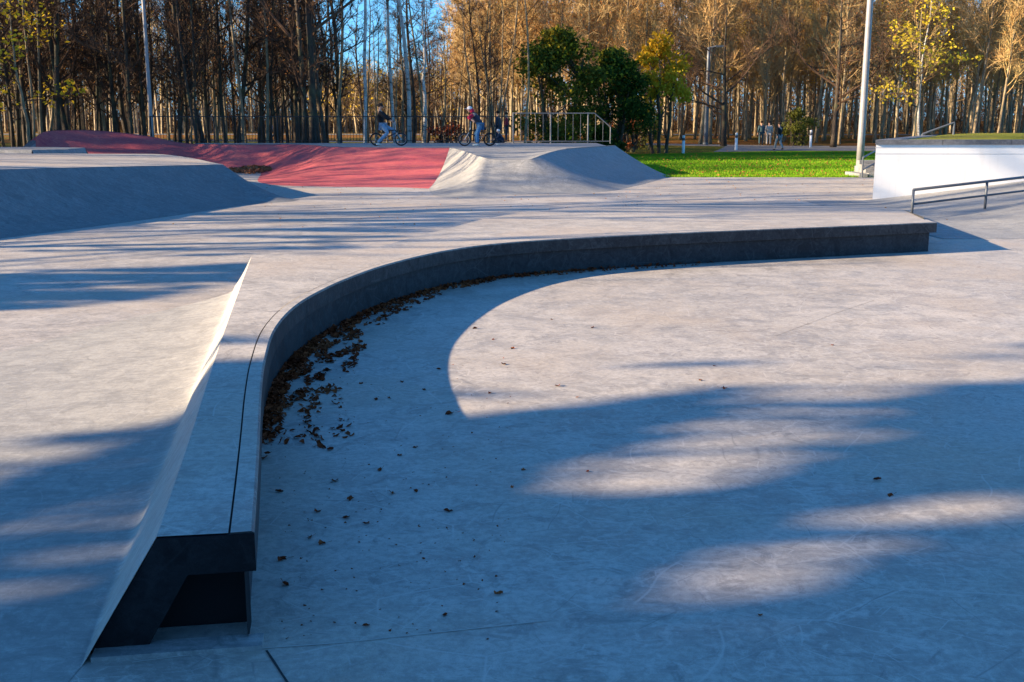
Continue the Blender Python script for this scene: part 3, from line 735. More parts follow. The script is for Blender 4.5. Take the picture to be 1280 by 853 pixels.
# sunlit woods on the right and centre
def g_right():
    D = 84 + 42 * rt.random() ** 1.2; px = rt.uniform(560, 1330); return (xof(px, D), D)
for i, (x, y) in enumerate(scatter(165, g_right, 1.4)):
    k = rt.random()
    pr = rt.choice(GOLD) if k < .9 else rt.choice(GOLDY)
    put(pr, x, y, rt.uniform(0, 6.28), (rt.uniform(.8, 1.15), rt.uniform(.8, 1.12)),
        'sunlit bare tree with golden brown twigs in the woods beyond the lawn' if k < .9 else 'sunlit tree with yellow leaves left in the woods beyond the lawn',
        'sunlit golden trees of the woods' if k < .9 else 'yellow leaved trees of the woods')
# individual trees
BIG = proto((bd, M['twig_dark'], M['leaf_copper']), seed=91, h=15, r0=.19, start=.42, nb=14, spread=3.2, twigs=8, leaves=.06, fork=4, sides=10)
put(BIG, xof(391, 50), 50, 0, 1, 'thick dark forked tree with wide limbs left of the first cyclist', name='forked_tree')
BIRCH = [proto((bb, M['twig_dark']), seed=95 + i, h=18, r0=(.09, .11, .11)[i], start=.38, nb=18, spread=1.7, twigs=6, tw=.014, lean=((0.0, 0), (-.004, 0), (.055, .02))[i]) for i in range(3)]
put(BIRCH[0], xof(456, 50), 50, 0, 1, 'straight pale birch just left of the first cyclist', name='birch_tree')
put(BIRCH[0], xof(495, 53), 53, 2, .95, 'thin pale birch directly behind the first bicycle', name='birch_tree')
put(BIRCH[1], xof(512, 51), 51, 1, 1, 'tall whitish birch just right of the first cyclist', name='birch_tree')
put(BIRCH[2], xof(526, 51.5), 51.5, 0, (1, .5), 'leaning whitish trunk with a broken top right of the first cyclist', name='birch_tree')
put(BIRCH[2], xof(1152, 70), 70, 3.4, (.9, .62), 'pale crooked trunk rising above the white wall near the upper handrail', name='birch_tree')
put(THIN[1], xof(655, 58), 58, 1, .9, 'slender tree at the left of the green trees', name='bare_tree')
SPREAD = proto((bd, M['twig_dark'], M['leaf_copper']), seed=99, h=12, r0=.2, start=.2, nb=16, spread=4.6, upang=.5, twigs=9, leaves=.02, fork=2, sides=9)
put(SPREAD, xof(905, 79), 79, .5, (1, .8), 'dark spreading low tree behind the distant lamp post', name='spreading_tree')
put(SPREAD, xof(1042, 76), 76, 2.5, (1, .9), 'dark tree with a long bent limb left of the tall lamp post', name='spreading_tree')
# leafy trees: green pair and the yellowing one
def leafy(seed, h, w, n, nst, mat, barkm, low=.22, leafsize=.2, lumps=26, flat=1.0, yellow=None, gold=None):
    r = random.Random(seed); T = MB(); C = MB()
    cl = []
    for k in range(lumps):
        a = r.uniform(0, 6.28); t = r.random(); z = h * (low + (1 - low) * t); rad = w * math.sqrt(max(.05, 1 - (2 * t - .85) ** 2)) * r.random() ** .5 * .85
        cl.append((Vector((math.cos(a) * rad, math.sin(a) * rad * .8, z)), r.uniform(.5, 1.15) * w * .38))
    for k in range(nst):
        a = r.uniform(0, 6.28); b = Vector((math.cos(a) * .35 * (nst > 1), math.sin(a) * .35 * (nst > 1), -.3)); e = Vector((math.cos(a) * w * .45 * (nst > 1), math.sin(a) * w * .35 * (nst > 1), h * .8))
        q = [b.lerp(e, t) + rv(r, .12) * (t > 0) for t in (0, .2, .4, .6, .8, 1)]; T.tube(q, [.12, .10, .085, .065, .045, .02], 7)
        for c, rr in cl[k::nst]:
            i = min(4, max(1, int(c.z / h / .8 * 5) - 1)); C.tube([q[i], q[i].lerp(c, .5) + rv(r, .15), c], [.04, .025, .01], 4, cap=False)
    for i in range(n):
        c, rr = cl[r.randrange(lumps)]; d = rv(r).normalized() * rr * r.random() ** .45; d.z *= .75 * flat
        leafquad(C, c + d, leafsize, r, 2 if (yellow and r.random() < sst(h * .5, h, c.z + d.z) * yellow + .05) else 1)
    t = T.mesh('trunk'); c = C.mesh('crown'); t.materials.append(barkm); c.materials.append(barkm); c.materials.append(mat); c.materials.append(gold or M['leaf_yelgreen']); return (t, c)
G1 = leafy(5, 6.4, 3.0, 13000, 6, M['leaf_green'], bd, yellow=.25, lumps=44, low=.06); G2 = leafy(6, 6.0, 2.6, 11000, 5, M['leaf_green'], bd, yellow=.4, lumps=38, low=.08)
Y1 = leafy(8, 6.6, 2.1, 4200, 3, M['leaf_yelgreen'], bd, low=.33, lumps=24, yellow=1.3, gold=M['leaf_gold'])
put(G1, xof(697, 60), 60, 0, 1, 'dense dark green leafy tree above the pale railing, leftmost of the green ones', name='green_tree')
put(G2, xof(768, 62), 62, .6, (1, .95), 'dark green multi-stemmed tree with yellowing top right of the railing end', name='green_tree')
put(Y1, xof(825, 64), 64, 0, (1, 1.0), 'yellow and green leaved tree at the lawn edge right of the dark green trees', name='yellowing_tree')
BUSH = leafy(12, 2.2, 1.7, 2600, 5, M['leaf_olive'], bd, low=.1, leafsize=.14, lumps=16)
put(BUSH, xof(805, 72), 72, 0, 1, 'olive green bush under the yellowing tree', cat='bush', name='bush')
put(BUSH, xof(998, 82), 82, 2, 1.15, 'olive green bush behind the strolling people', cat='bush', name='bush')
RB = leafy(13, 1.7, 1.3, 1200, 6, M['leaf_dry'], bd, low=.1, leafsize=.12, lumps=12)
put(RB, xof(560, 50.5), 50.5, 0, 1.05, 'low brown leafless bush behind the railing between the cyclists', cat='bush', name='bush')
put(RB, xof(785, 66), 66, 0, 1.2, 'low reddish bush right of the railing end', cat='bush', name='bush')
# yellow maple sprays at the top left and by the right lamp post
YM = proto((bt, M['twig_dark'], M['leaf_yellow']), seed=131, h=9, r0=.09, start=.3, nb=24, spread=2.3, upang=.35, twigs=4, tw=.015, leaves=.85, leafsize=.2)
put(YM, xof(28, 47), 47.6, 1.0, (1, .8), 'slender maple with hanging yellow leaves at the far left edge', name='yellow_maple', z=.0)
put(YM, xof(1140, 66), 66, 2.0, (1.1, .95), 'slender maple with yellow leaves behind the white wall', name='yellow_maple', z=.0)
# far wood, one mass
r = random.Random(77); FT = MB(); 
for k in range(620):
    D = r.uniform(128, 185); px = r.uniform(-120, 1400); x = xof(px, D); z0 = .006 * (D - 70) - .3
    h = r.uniform(13, 19) if (px < 400 or px > 560) else r.uniform(5.5, 8.5)
    FT.tube([(x, D, z0), (x + r.uniform(-.4, .4), D, z0 + h * .5), (x + r.uniform(-.8, .8), D, z0 + h)], [.16, .11, .03], 4, m=0, cap=False)
    for j in range(230):
        t = r.random() ** .7; zz = z0 + h * (.18 + .85 * t); w = 2.6 * (1.15 - t); p = Vector((x + r.gauss(0, w * .5), D + r.gauss(0, w * .5), zz)); td = (rv(r) + Vector((0, 0, .8))).normalized() * r.uniform(.7, 1.8); s2 = td.cross(rv(r)).normalized() * .03
        kk = len(FT.v); FT.v += [tuple(p - s2), tuple(p + s2), tuple(p + td)]; FT.f.append((kk, kk + 1, kk + 2)); FT.m.append(1)
        if r.random() < .3: leafquad(FT, p + td, .3, r, 2 if (r.random() < .6 and (px < 400 or px > 560)) else 3)
for k in range(110000):
    D = r.uniform(140, 205); px = r.uniform(-150, 1430); x = xof(px, D); z0 = .006 * (D - 70) - .3; p = Vector((x, D, z0 + abs(r.gauss(0, 3.6))))
    td = (rv(r) + Vector((0, 0, 1.1))).normalized() * r.uniform(.5, 1.5); s2 = td.cross(rv(r)).normalized() * .045
    kk = len(FT.v); FT.v += [tuple(p - s2), tuple(p + s2), tuple(p + td)]; FT.f.append((kk, kk + 1, kk + 2)); FT.m.append(4)
fw = FT.build('far_wood', [M['bark_tan'], M['twig_gold'], M['leaf_copper'], M['leaf_yellow'], M['twig_mid']]); tag(fw, kind='stuff')

def place_labels():
    cells = {}
    for o in PUT:
        g = o.get('group')
        if g not in ('slender trees of the left grove', 'dark trees of the left grove', 'trees of the middle gap', 'sunlit golden trees of the woods', 'yellow leaved trees of the woods'): continue
        px = proj((o.location.x, o.location.y, o.location.z + 1.5))[0]; D = o.location.y
        head = {'sl': 'slender pale bare tree', 'da': 'dark bare tree', 'tr': 'bare tree', 'su': 'golden twigged bare tree', 'ye': 'yellow leaved tree'}[g[:2]]
        for lim, ph in ((25, 'at the left edge of the photo'), (90, 'above the high red crest'), (150, 'above the falling red crest'), (189, 'just left of the thin lamp post'), (235, 'just right of the thin lamp post'), (300, 'above the low red bank'), (350, 'left of the distant blue walker'), (391, 'just left of the forked tree'), (456, 'between forked tree and first birch'),
                        (500, 'behind the first cyclist'), (540, 'behind the leaning birch'), (575, 'between the two cyclists'), (612, 'behind the second cyclist'), (660, 'left of the dark green tree'), (730, 'behind the largest green tree'), (790, 'behind the second green tree'), (850, 'behind the yellowing tree'), (882, 'just left of the distant lamp post'), (920, 'just right of the distant lamp post'),
                        (955, 'left of the strolling people'), (985, 'behind the strolling people'), (1013, 'left of the third bollard'), (1040, 'right of the third bollard'), (1080, 'behind the tall lamp post'), (1115, 'above the left end of white wall'), (1150, 'left of the upper handrail'), (1195, 'behind the upper handrail'), (1240, 'right of the upper handrail'), (9999, 'at the right edge of the photo')):
            if px < lim: break
        else: pass
        near = 50 if D < 82 and g[:2] in ('sl', 'da') else 60
        a, b = ((56, 66) if g[:2] in ('sl', 'da') else (75, 95) if g[:2] == 'tr' else (93, 106))
        row = 'front rank' if D < a else ('middle rank' if D < b else 'rear rank')
        o['label'] = f'{head} in the {row}, {ph}'
place_labels()

# ------------------------------------------------------------------ trees out of frame at the left: they cast the shade, leafy crowns shaped for it
def poly_in(px, py, P):
    c = False; j = len(P) - 1
    for i in range(len(P)):
        if (P[i][1] > py) != (P[j][1] > py) and px < (P[j][0] - P[i][0]) * (py - P[i][1]) / (P[j][1] - P[i][1]) + P[i][0]: c = not c
        j = i
    return c
LIT = [[(660, 612), (700, 590), (780, 566), (860, 538), (915, 515), (915, 470), (985, 470), (1000, 512), (1090, 504), (1120, 530), (1070, 566), (905, 612), (780, 622)],
       [(830, 762), (850, 725), (900, 690), (969, 652), (1091, 628), (1290, 612), (1300, 645), (1150, 680), (1050, 708), (985, 742), (900, 775)],
       [(-60, 760), (50, 700), (120, 645), (240, 590), (232, 650), (120, 718), (-60, 795)], [(-60, 640), (60, 628), (130, 640), (40, 678), (-60, 700)]]
BND = [(-400, 700), (-60, 622), (0, 606), (100, 574), (200, 549), (330, 520), (590, 522), (640, 514), (746, 503), (826, 495), (927, 476), (969, 514), (1038, 506), (1118, 498), (1200, 478), (1280, 474), (1700, 440)]
BAND = [(-60, 345), (60, 338), (200, 335), (330, 328), (330, 342), (270, 356), (200, 372), (80, 384), (-60, 392)]
STK = [[(-60, 294), (300, 272), (640, 250), (1090, 240), (1180, 262), (700, 256), (560, 284), (464, 309), (316, 318), (-60, 334)]]
streak_leaves = []
def shade(gx, gy):
    px, py = proj((gx, gy, 0))
    if py > 2000 or px < -2500: return .97
    if poly_in(px, py, BAND):
        return .8 if mnoise.noise(Vector((gx * .35, gy * 3.2, 3))) > -.15 else .1
    if poly_in(px, py, STK[0]): return .75 if mnoise.noise(Vector((gx * .28 - gy * .1, gy * 1.7, 31))) > .20 else .02
    for i in range(len(BND) - 1):
        if BND[i][0] <= px < BND[i + 1][0]:
            t = (px - BND[i][0]) / (BND[i + 1][0] - BND[i][0]); yb = BND[i][1] + t * (BND[i + 1][1] - BND[i][1]); break
    else: yb = 600 if px < 0 else 440
    yb += 9 * mnoise.noise(Vector((gx * 1.2, 0, 5)))
    if py < yb: return 0.0 if py < yb - 40 or mnoise.noise(Vector((gx * .5, gy * 4, 9))) < .28 else .3
    for k, P in enumerate(LIT):
        wob = 10 * mnoise.noise(Vector((gx * 1.1, gy * 3, k)))
        if poly_in(px + wob * .7, py + wob * .5, P): return .06 + (.55 if mnoise.noise(Vector((gx * .55, gy * 4.5, 7 + k))) > .17 else 0)
    return .98
r = random.Random(5)
shade_trees = [(-25.5, -9.5), (-22.5, -5.0), (-25.0, -1.2), (-21.8, 1.2)]
bins = [MB() for _ in shade_trees]; band = MB()
for k in range(170000):  # leaves placed up the sun rays so their shade fits the outlines above
    gx = r.uniform(-14, 12); gy = r.uniform(-2.0, 14.5)
    s_ = shade(gx, gy)
    if r.random() > s_: continue
    X = r.uniform(-27, -20.5); h = (gx - X) / KX
    if h > 13.5 or h < 2.6: continue
    p = Vector((X, gy - KY * h, h))
    if poly_in(*proj((gx, gy, 0)), BAND): leafquad(band, p, .2, r, 1); continue
    i = min(range(4), key=lambda q: (shade_trees[q][0] - p.x) ** 2 + (shade_trees[q][1] - p.y) ** 2); 
    leafquad(bins[i], p - Vector((shade_trees[i][0], shade_trees[i][1], 0)), .20, r, 1)
lab = ['tall leafy evergreen casting the foreground shade, farthest behind the camera', 'tall leafy evergreen casting the foreground shade, second from the rear', 'tall leafy evergreen casting the foreground shade, nearer the skatepark', 'tall leafy evergreen casting the foreground shade, closest to the ledge']
def shade_tree(i, x, y, crown, label, hgt=13):
    rr = random.Random(50 + i); T = MB(); q = [Vector((0, 0, -.3))] + [Vector((rr.uniform(-.2, .2), rr.uniform(-.2, .2), hgt * k / 6)) for k in range(1, 7)]
    T.tube(q, [.24, .2, .17, .14, .1, .06, .03], 9)
    for b in range(22):
        z = rr.uniform(2.8, hgt * .9); a = rr.uniform(0, 6.28); k = min(5, int(z / hgt * 6)); p = q[k].lerp(q[k + 1], z / hgt * 6 - k)
        L = rr.uniform(1.2, 2.6); crown.tube([p, p + Vector((math.cos(a), math.sin(a), .3)) * L * .5, p + Vector((math.cos(a), math.sin(a), .55)) * L], [.06, .035, .01], 4, m=0, cap=False)
    o = empty('shade_tree', (x, y, 0), 0, label, 'tree'); T.build('trunk', bd, o, smooth=True); crown.build('crown', [bd, M['leaf_green']], o)
for i, (x, y) in enumerate(shade_trees): shade_tree(i, x, y, bins[i], lab[i])
far_trees = [(-24, 13.5), (-24.5, 17.5)]; fbins = [MB(), MB()]
for k in range(60000):  # leaves added along the sun rays to streak the far floor as outlined
    gx = r.uniform(-11, 9); gy = r.uniform(14.5, 26)
    px, py = proj((gx, gy, 0))
    if not poly_in(px, py, STK[0]) or r.random() > shade(gx, gy): continue
    X = r.uniform(-26, -22.5); h = (gx - X) / KX; p = Vector((X, gy - KY * h, h))
    if not 3 < h < 11.5: continue
    i = 0 if p.y < 15.5 else 1; leafquad(fbins[i], p - Vector((far_trees[i][0], far_trees[i][1], 0)), .15, r, 1)
shade_tree(11, -24, 13.5, fbins[0], 'thin crowned tree left of the frame shaped to cast floor streaks, level with the left ramp', 11)
shade_tree(12, -24.5, 17.5, fbins[1], 'thin crowned tree left of the frame shaped to cast floor streaks, beyond the left ramp', 11.5)
bnd2 = MB(); bnd2.v = [(v[0] + 24, v[1] - 9.5, v[2]) for v in band.v]; bnd2.f = band.f; bnd2.m = band.m
for A_, B_, r_ in (((-9.5, 13.2), (-2.0, 18.0), .05), ((-9.5, 12.4), (-3.0, 17.2), .035), ((-8, 13.6), (-1.5, 15.2), .03), ((-9, 16.8), (0, 20.8), .05), ((-10, 12.2), (-4, 13.2), .06), ((-9, 19.5), (3, 23.0), .05), ((-8, 21), (6, 25.0), .05)):  # limbs bent so that their shadows fall along these floor lines
    q = []
    for t in (0, .25, .5, .75, 1):
        gx = A_[0] + (B_[0] - A_[0]) * t; gy = A_[1] + (B_[1] - A_[1]) * t + .25 * math.sin(t * 5 + r_ * 90); hh = (gx + 24) / KX; q.append(Vector((0, gy - KY * hh - 9.5, hh)))
    q = [Vector((0, 0, max(1.2, q[0].z - 1.6 - .25 * abs(q[0].y))))] + q
    bnd2.tube(q, [r_ * 1.6, r_ * 1.3, r_ * 1.1, r_ * .9, r_ * .6, r_ * .25], 5, m=0, cap=False)
    for t in range(8):
        i = r.randrange(1, 5); p = q[i].lerp(q[i + 1], r.random()); bnd2.tube([p, p + Vector((0, r.uniform(-.3, .9), r.uniform(.1, .8)))], [r_ * .45, .006], 3, m=0, cap=False)
shade_tree(9, -24, 9.5, bnd2, 'thin crowned tree left of the frame casting streaks on the middle floor', 10)
put(BIG, -28, 18.6, .6, (1.3, 1.25), 'tall forked dark tree left of the frame casting branch shadows on the white wall', name='forked_tree')
for i, (x, y, s_) in enumerate([(-31, 16, .95), (-24, 19.5, .95), (-33, 21, .95), (-30, 14.5, .9), (-26, 25, .85), (-23.5, 28.5, .8), (-24.5, 30.5, .9), (-38, 27, .85), (-31, 31, .8), (-27, 37, .8), (-40, 35, .9), (-45, 22, .9), (-36, 13, .8), (-42, 42, .9), (-34, 46, .9), (-48, 48, .9)]):
    put(DARK[i % 5], x, y, i * 1.3, (s_ * .9, s_), 'bare dark tree beyond the left edge of the skatepark', 'bare trees left of the skatepark')

SW = MB(); r = random.Random(19)
for k in range(150):
    x, y = (r.uniform(-62, -33), r.uniform(30, 47)) if k % 5 == 0 else ((r.uniform(-48, -33), r.uniform(35, 42)) if k % 7 == 1 else (r.uniform(-85, -36), r.uniform(55, 100))); h = r.uniform(14, 18)
    SW.tube([(x, y, -.3), (x, y, h * .5), (x + r.uniform(-.5, .5), y, h)], [.18, .12, .03], 5, m=0, cap=False)
    for j in range(330):
        t = r.random() ** .8; p = Vector((x + r.gauss(0, 1.3), y + r.gauss(0, 1.3), h * (.15 + .85 * t))); td = (rv(r) + Vector((0, 0, .6))).normalized() * r.uniform(.6, 1.7); s2 = td.cross(rv(r)).normalized() * .04
        kk = len(SW.v); SW.v += [tuple(p - s2), tuple(p + s2), tuple(p + td)]; SW.f.append((kk, kk + 1, kk + 2)); SW.m.append(1)
tag(SW.build('side_wood', [M['bark_dark'], M['twig_dark']]), kind='stuff')

# ------------------------------------------------------------------ fallen leaves
def leaf_mesh(seed):
    r = random.Random(seed); n = 9; b = bmesh.new(); c = b.verts.new((0, 0, .006)); ring = []
    for k in range(n):
        a = 2 * math.pi * k / n; rr = (1 if k % 2 else .62) * r.uniform(.8, 1.1) * (.5 + .12 * math.cos(a)); ring.append(b.verts.new((math.cos(a) * rr, math.sin(a) * rr * .7, r.uniform(.02, .28))))
    for k in range(n): b.faces.new((c, ring[k], ring[(k + 1) % n]))
    t1 = b.verts.new((-.9, .03, .08)); t2 = b.verts.new((-.9, -.03, .08)); b.faces.new((c, t1, t2))
    me = bpy.data.meshes.new('fallen_leaf'); b.to_mesh(me); b.free(); me.materials.append(M['leaf_dry']); return me
LM = [leaf_mesh(i) for i in range(4)]
r = random.Random(3)
spots = [(563, 518, 1.4), (624, 743, 1), (595, 411, 1), (617, 425, .8), (641, 436, .9), (630, 456, 1), (741, 410, .9), (697, 483, 1), (722, 497, .7), (876, 476, .8), (905, 486, 1), (1096, 600, .9), (1113, 620, .8), (655, 588, .8), (640, 610, .5),
         (418, 602, 1), (437, 625, 1), (457, 655, .9), (490, 617, .9), (500, 570, .9), (475, 588, .8), (561, 640, 1), (520, 615, .6), (432, 648, 1.1), (388, 672, 1.1), (403, 680, .9), (353, 700, .9), (356, 731, 1.1), (457, 783, .8), (556, 770, .7), (397, 640, 1), (348, 615, 1), (520, 560, .8),
         (735, 590, .5), (950, 770, .5), (1040, 432, .7), (893, 458, .6), (486, 498, 1), (502, 478, .8), (530, 488, .7), (548, 462, .8), (470, 500, .8), (612, 492, .7), (452, 480, .9), (425, 510, 1), (440, 545, 1), (405, 560, 1), (395, 545, 1.1), (690, 400, .7)]
for (x, y, s_) in spots:
    p = gp(x, y); o = bpy.data.objects.new('fallen_leaf', LM[r.randrange(4)]); COL.objects.link(o); sz = .055 * s_ * r.uniform(.8, 1.2)
    o.location = (p.x, p.y, .001); o.scale = (sz,) * 3; o.rotation_euler = (r.uniform(-.3, .3), r.uniform(-.3, .3), r.uniform(0, 6.28))
    LBL = {(563, 518): 'large dark leaf just left of the tip of the sunlit floor', (624, 743): 'lone brown leaf in the near shade, low centre of the floor', (356, 731): 'dark leaf nearest the black end of the ledge', (741, 410): 'leaf on the sunlit floor below the middle of the ledge', (876, 476): 'small leaf on sunlit floor just above the right shade line', (595, 411): 'leaf just inside the curved shadow edge on sunlit floor', (1096, 600): 'dark leaf in the shade far right between the two light patches', (457, 783): 'leaf lying beside the pale floor joint'}
    tag(o, LBL.get((x, y)) or ('small dry leaf on the sunlit concrete floor' if (y < 480 and x > 585) else 'small dry leaf lying on the shaded concrete floor'), 'leaf', 'single leaves scattered on the floor')
LF = MB()
RPb = offs(O, OVH)
def addleaf(p, sz, r):
    A = Matrix.Rotation(r.uniform(0, 6.28), 3, 'Z') @ Matrix.Rotation(r.gauss(0, .5), 3, 'X') @ Matrix.Rotation(r.gauss(0, .5), 3, 'Y'); k = len(LF.v)
    n = 7; LF.v.append(tuple(p + Vector((0, 0, .003))))
    for j in range(n):
        a = 6.283 * j / n; rr = sz * (.5 if j % 2 else .33) * r.uniform(.7, 1.2); q = A @ Vector((math.cos(a) * rr, math.sin(a) * rr * .7, r.uniform(0, .25) * sz)); q = p + q; q.z = max(.001, q.z); LF.v.append(tuple(q))
    for j in range(n): LF.f.append((k, k + 1 + j, k + 1 + (j + 1) % n)); LF.m.append(0)
for i in range(5200):
    k = int(r.triangular(18, 118, 48)); 
    if i % 3 == 0: k = int(r.triangular(20, 62, 40))
    w = .50 if k < 50 else (.34 if k < 75 else .20)
    t = r.random() ** 2.1 * w * (1 + .6 * mnoise.noise(Vector((k * .25, 1, 0)))); p = RPb[k] ; d = (RPb[k + 1] - RPb[k - 1]).normalized(); nn = Vector((d.y, -d.x, 0))
    if mnoise.noise(Vector((k * .35, t * 9, 4))) < -.05 + t * .5 - .12: continue
    q = p + nn * (t + .015) + d * r.uniform(-.1, .1); q.z = .002 + r.random() * .025 * max(0, 1 - t / .25); addleaf(q, r.uniform(.02, .08), r)
for i in range(260):
    p = gp(r.uniform(345, 640), r.uniform(440, 800)); 
    q = min(range(NS), key=lambda k: (RPb[k].x - p.x) ** 2 + (RPb[k].y - p.y) ** 2); d = (RPb[min(NS - 1, q + 1)] - RPb[max(0, q - 1)]); 
    if (p - RPb[q]).cross(d).z < 0: continue
    addleaf(p, r.uniform(.008, .022), r)
tag(LF.build('leaf_litter', M['leaf_dry']), 'drift of dry brown leaves along the foot of the curved ledge', kind='stuff')
LB = MB(); LF = LB
for i in range(1500):
    t = r.random(); px = 288 + 62 * t + r.gauss(0, 3); py = 213.5 + r.uniform(-3.5, 4.5) * math.sin(3.14 * min(.95, t + .1)); p = gp(px, py); p.z = .02 + .12 * r.random() * math.sin(3.14 * t); addleaf(p, r.uniform(.1, .2), r)
tag(LB.build('leaf_heap', twigmat('heap_leaves', [(.10, .035, .02), (.22, .08, .045), (.36, .15, .07)])), 'brown leaf heap at the foot of the red bank', kind='stuff')
# grass blades along the lawn and dead leaves on it
GL = MB(); LF = GL
for i in range(1600):
    y = 37 + 30 * r.random() ** 1.5; x = r.uniform(4.8, 22); addleaf(Vector((x, y, .045)), r.uniform(.05, .12), r)
for i in range(500):
    x = r.uniform(-12, 14); y = r.uniform(19, 37); addleaf(Vector((x, y, .002)), r.uniform(.03, .07), r)
GL.build('lawn_leaves', M['leaf_copper'])['kind'] = 'stuff'
GB = MB()
for i in range(26000):
    y = 36.95 + 22 * r.random() ** 2; x = r.uniform(4.6, 19); 
    a = r.uniform(0, 3.14); w = .012; h = r.uniform(.03, .08) * (1 + .4 * mnoise.noise(Vector((x, y, 0)))); k = len(GB.v)
    GB.v += [(x - w * math.cos(a), y - w * math.sin(a), -.01), (x + w * math.cos(a), y + w * math.sin(a), -.01), (x + r.uniform(-.03, .03), y + r.uniform(-.03, .03), h)]; GB.f.append((k, k + 1, k + 2)); GB.m.append(0)
M['blade'] = twigmat('grass_blade', [(.08, .24, .006), (.14, .33, .010), (.24, .36, .03)], .3)
tag(GB.build('grass', M['blade']), kind='stuff')

# ------------------------------------------------------------------ bicycles
def bicycle(loc, face, label, fcol):
    b = empty('bicycle', loc, 0, label, 'bicycle'); b.scale = (face, 1, 1); rw = .25; xr, xf = -.48, .48
    for x in (xr, xf):
        w = MB(); w.ring((0, 0, 0), rw - .025, .025, seg=28); wo = w.build('wheel', M['steel_black'], b, smooth=True); wo.location = (x, 0, rw)
        rm = MB(); rm.ring((0, 0, 0), rw - .055, .009, seg=24, sides=4); rm.build('rim', M['steel_pale'] if x > 0 else M['steel_black'], wo)
        sp_ = MB()
        for k in range(16):
            a = 6.283 * k / 16; sp_.tube([(0, .02 * (-1) ** k, 0), (math.cos(a) * .19, 0, math.sin(a) * .19)], .0022, 3, cap=False)
        sp_.tube([(0, -.05, 0), (0, .05, 0)], .025, 8); sp_.build('spokes', M['steel_pale'], wo)
    f = MB(); bbk = (-.10, 0, .29); st_ = (-.20, 0, .54); ht = (.27, 0, .60); hb_ = (.31, 0, .50)
    for a, c in ((bbk, st_), (st_, ht), (bbk, hb_)): f.tube([a, c], .019, 7)
    for s_ in (-.05, .05): f.tube([(xr, s_, rw), (bbk[0], s_ * .5, bbk[2])], .011, 5); f.tube([(xr, s_, rw), (st_[0], s_ * .4, st_[2] - .03)], .010, 5)
    f.tube([ht, hb_], .025, 7); f.build('frame', fcol, b)
    fk = MB()
    for s_ in (-.055, .055): fk.tube([(.32, s_, .49), (xf, s_, rw)], .014, 6)
    fk.box((.318, 0, .49), (.04, .14, .03)); fk.build('fork', M['steel_pale'], b)
    h = MB(); h.tube([ht, (.26, 0, .68)], .02, 6); h.tube([(.22, -.34, .93), (.25, -.16, .91), (.26, -.04, .69), (.26, .04, .69), (.25, .16, .91), (.22, .34, .93)], .012, 6); h.tube([(.25, -.17, .86), (.25, .17, .86)], .010, 5); h.build('handlebar', M['steel_pale'], b)
    for s_ in (-1, 1): g = MB(); g.tube([(.24, s_ * .24, .925), (.22, s_ * .35, .932)], .019, 6); g.build('grip', M['steel_black'], b)
    s_ = MB(); s_.tube([st_, (-.22, 0, .62)], .013, 6); s_.build('seat_post', M['steel_black'], b)
    s_ = MB(); s_.tube([(-.36, 0, .645), (-.28, 0, .65), (-.16, 0, .635), (-.08, 0, .63)], [.05, .06, .03, .02], 8); s_.build('saddle', M['steel_black'], b, smooth=True)
    c = MB(); c.tube([(bbk[0], -.06, .29), (bbk[0] + .12, -.06, .20)], .011, 5); c.tube([(bbk[0], .06, .29), (bbk[0] - .12, .06, .38)], .011, 5); c.ring((bbk[0], -.04, .29), .065, .008, seg=18, sides=4); c.build('crank', M['steel_pale'], b)
    for (x, y, z) in ((.02, -.11, .20), (-.22, .11, .38)): p = MB(); p.box((x, y, z), (.1, .09, .018)); p.build('pedal', M['steel_black'], b)
    return b
# ------------------------------------------------------------------ people
def skinmesh(name, chains, mat, parent, sub=1, root=0):
    """chains: list of lists of (pos, radius); first vertex of later chains may repeat an earlier position to join"""
    verts = []; rad = []; edges = []
    def vid(p, rr):
        for i, q in enumerate(verts):
            if (Vector(q) - Vector(p)).length < 1e-4: return i
        verts.append(tuple(p)); rad.append(rr); return len(verts) - 1
    for ch in chains:
        prev = None
        for p, rr in ch:
            i = vid(p, rr)
            if prev is not None and prev != i: edges.append((prev, i))
            prev = i
    me = bpy.data.meshes.new(name); me.from_pydata(verts, edges, []); o = bpy.data.objects.new(name, me); COL.objects.link(o)
    md = o.modifiers.new('skin', 'SKIN'); md.use_smooth_shade = True
    for i, rr in enumerate(rad):
        me.skin_vertices[0].data[i].radius = rr if isinstance(rr, tuple) else (rr, rr); me.skin_vertices[0].data[i].use_root = (i == root)
    sm = o.modifiers.new('sub', 'SUBSURF'); sm.levels = sub; sm.render_levels = sub
    dg = bpy.context.evaluated_depsgraph_get(); ev = bpy.data.meshes.new_from_object(o.evaluated_get(dg)); bpy.data.objects.remove(o); bpy.data.meshes.remove(me)
    ev.name = name; ev.materials.clear(); ev.materials.append(mat); ev.polygons.foreach_set('use_smooth', [True] * len(ev.polygons))
    o = bpy.data.objects.new(name, ev); COL.objects.link(o); o.parent = parent; return o
skin = plain('skin', (.50, .30, .22), .6, var=.1)
def cloth(n_, c): return plain(n_, c, .85, var=.3, scale=9)
def ball(mb, c, r3, seg=10, rings=7, zmin=-1, m=0):
    n0 = len(mb.v)
    for j in range(rings + 1):
        f = math.pi * j / rings; z = max(zmin, math.cos(f))
        for k in range(seg):
            a = 6.283 * k / seg; mb.v.append((c[0] + r3[0] * math.sin(f) * math.cos(a), c[1] + r3[1] * math.sin(f) * math.sin(a), c[2] + r3[2] * z))
    for j in range(rings):
        for k in range(seg):
            a = n0 + j * seg + k; b = n0 + j * seg + (k + 1) % seg; mb.f.append((a, b, b + seg, a + seg)); mb.m.append(m)
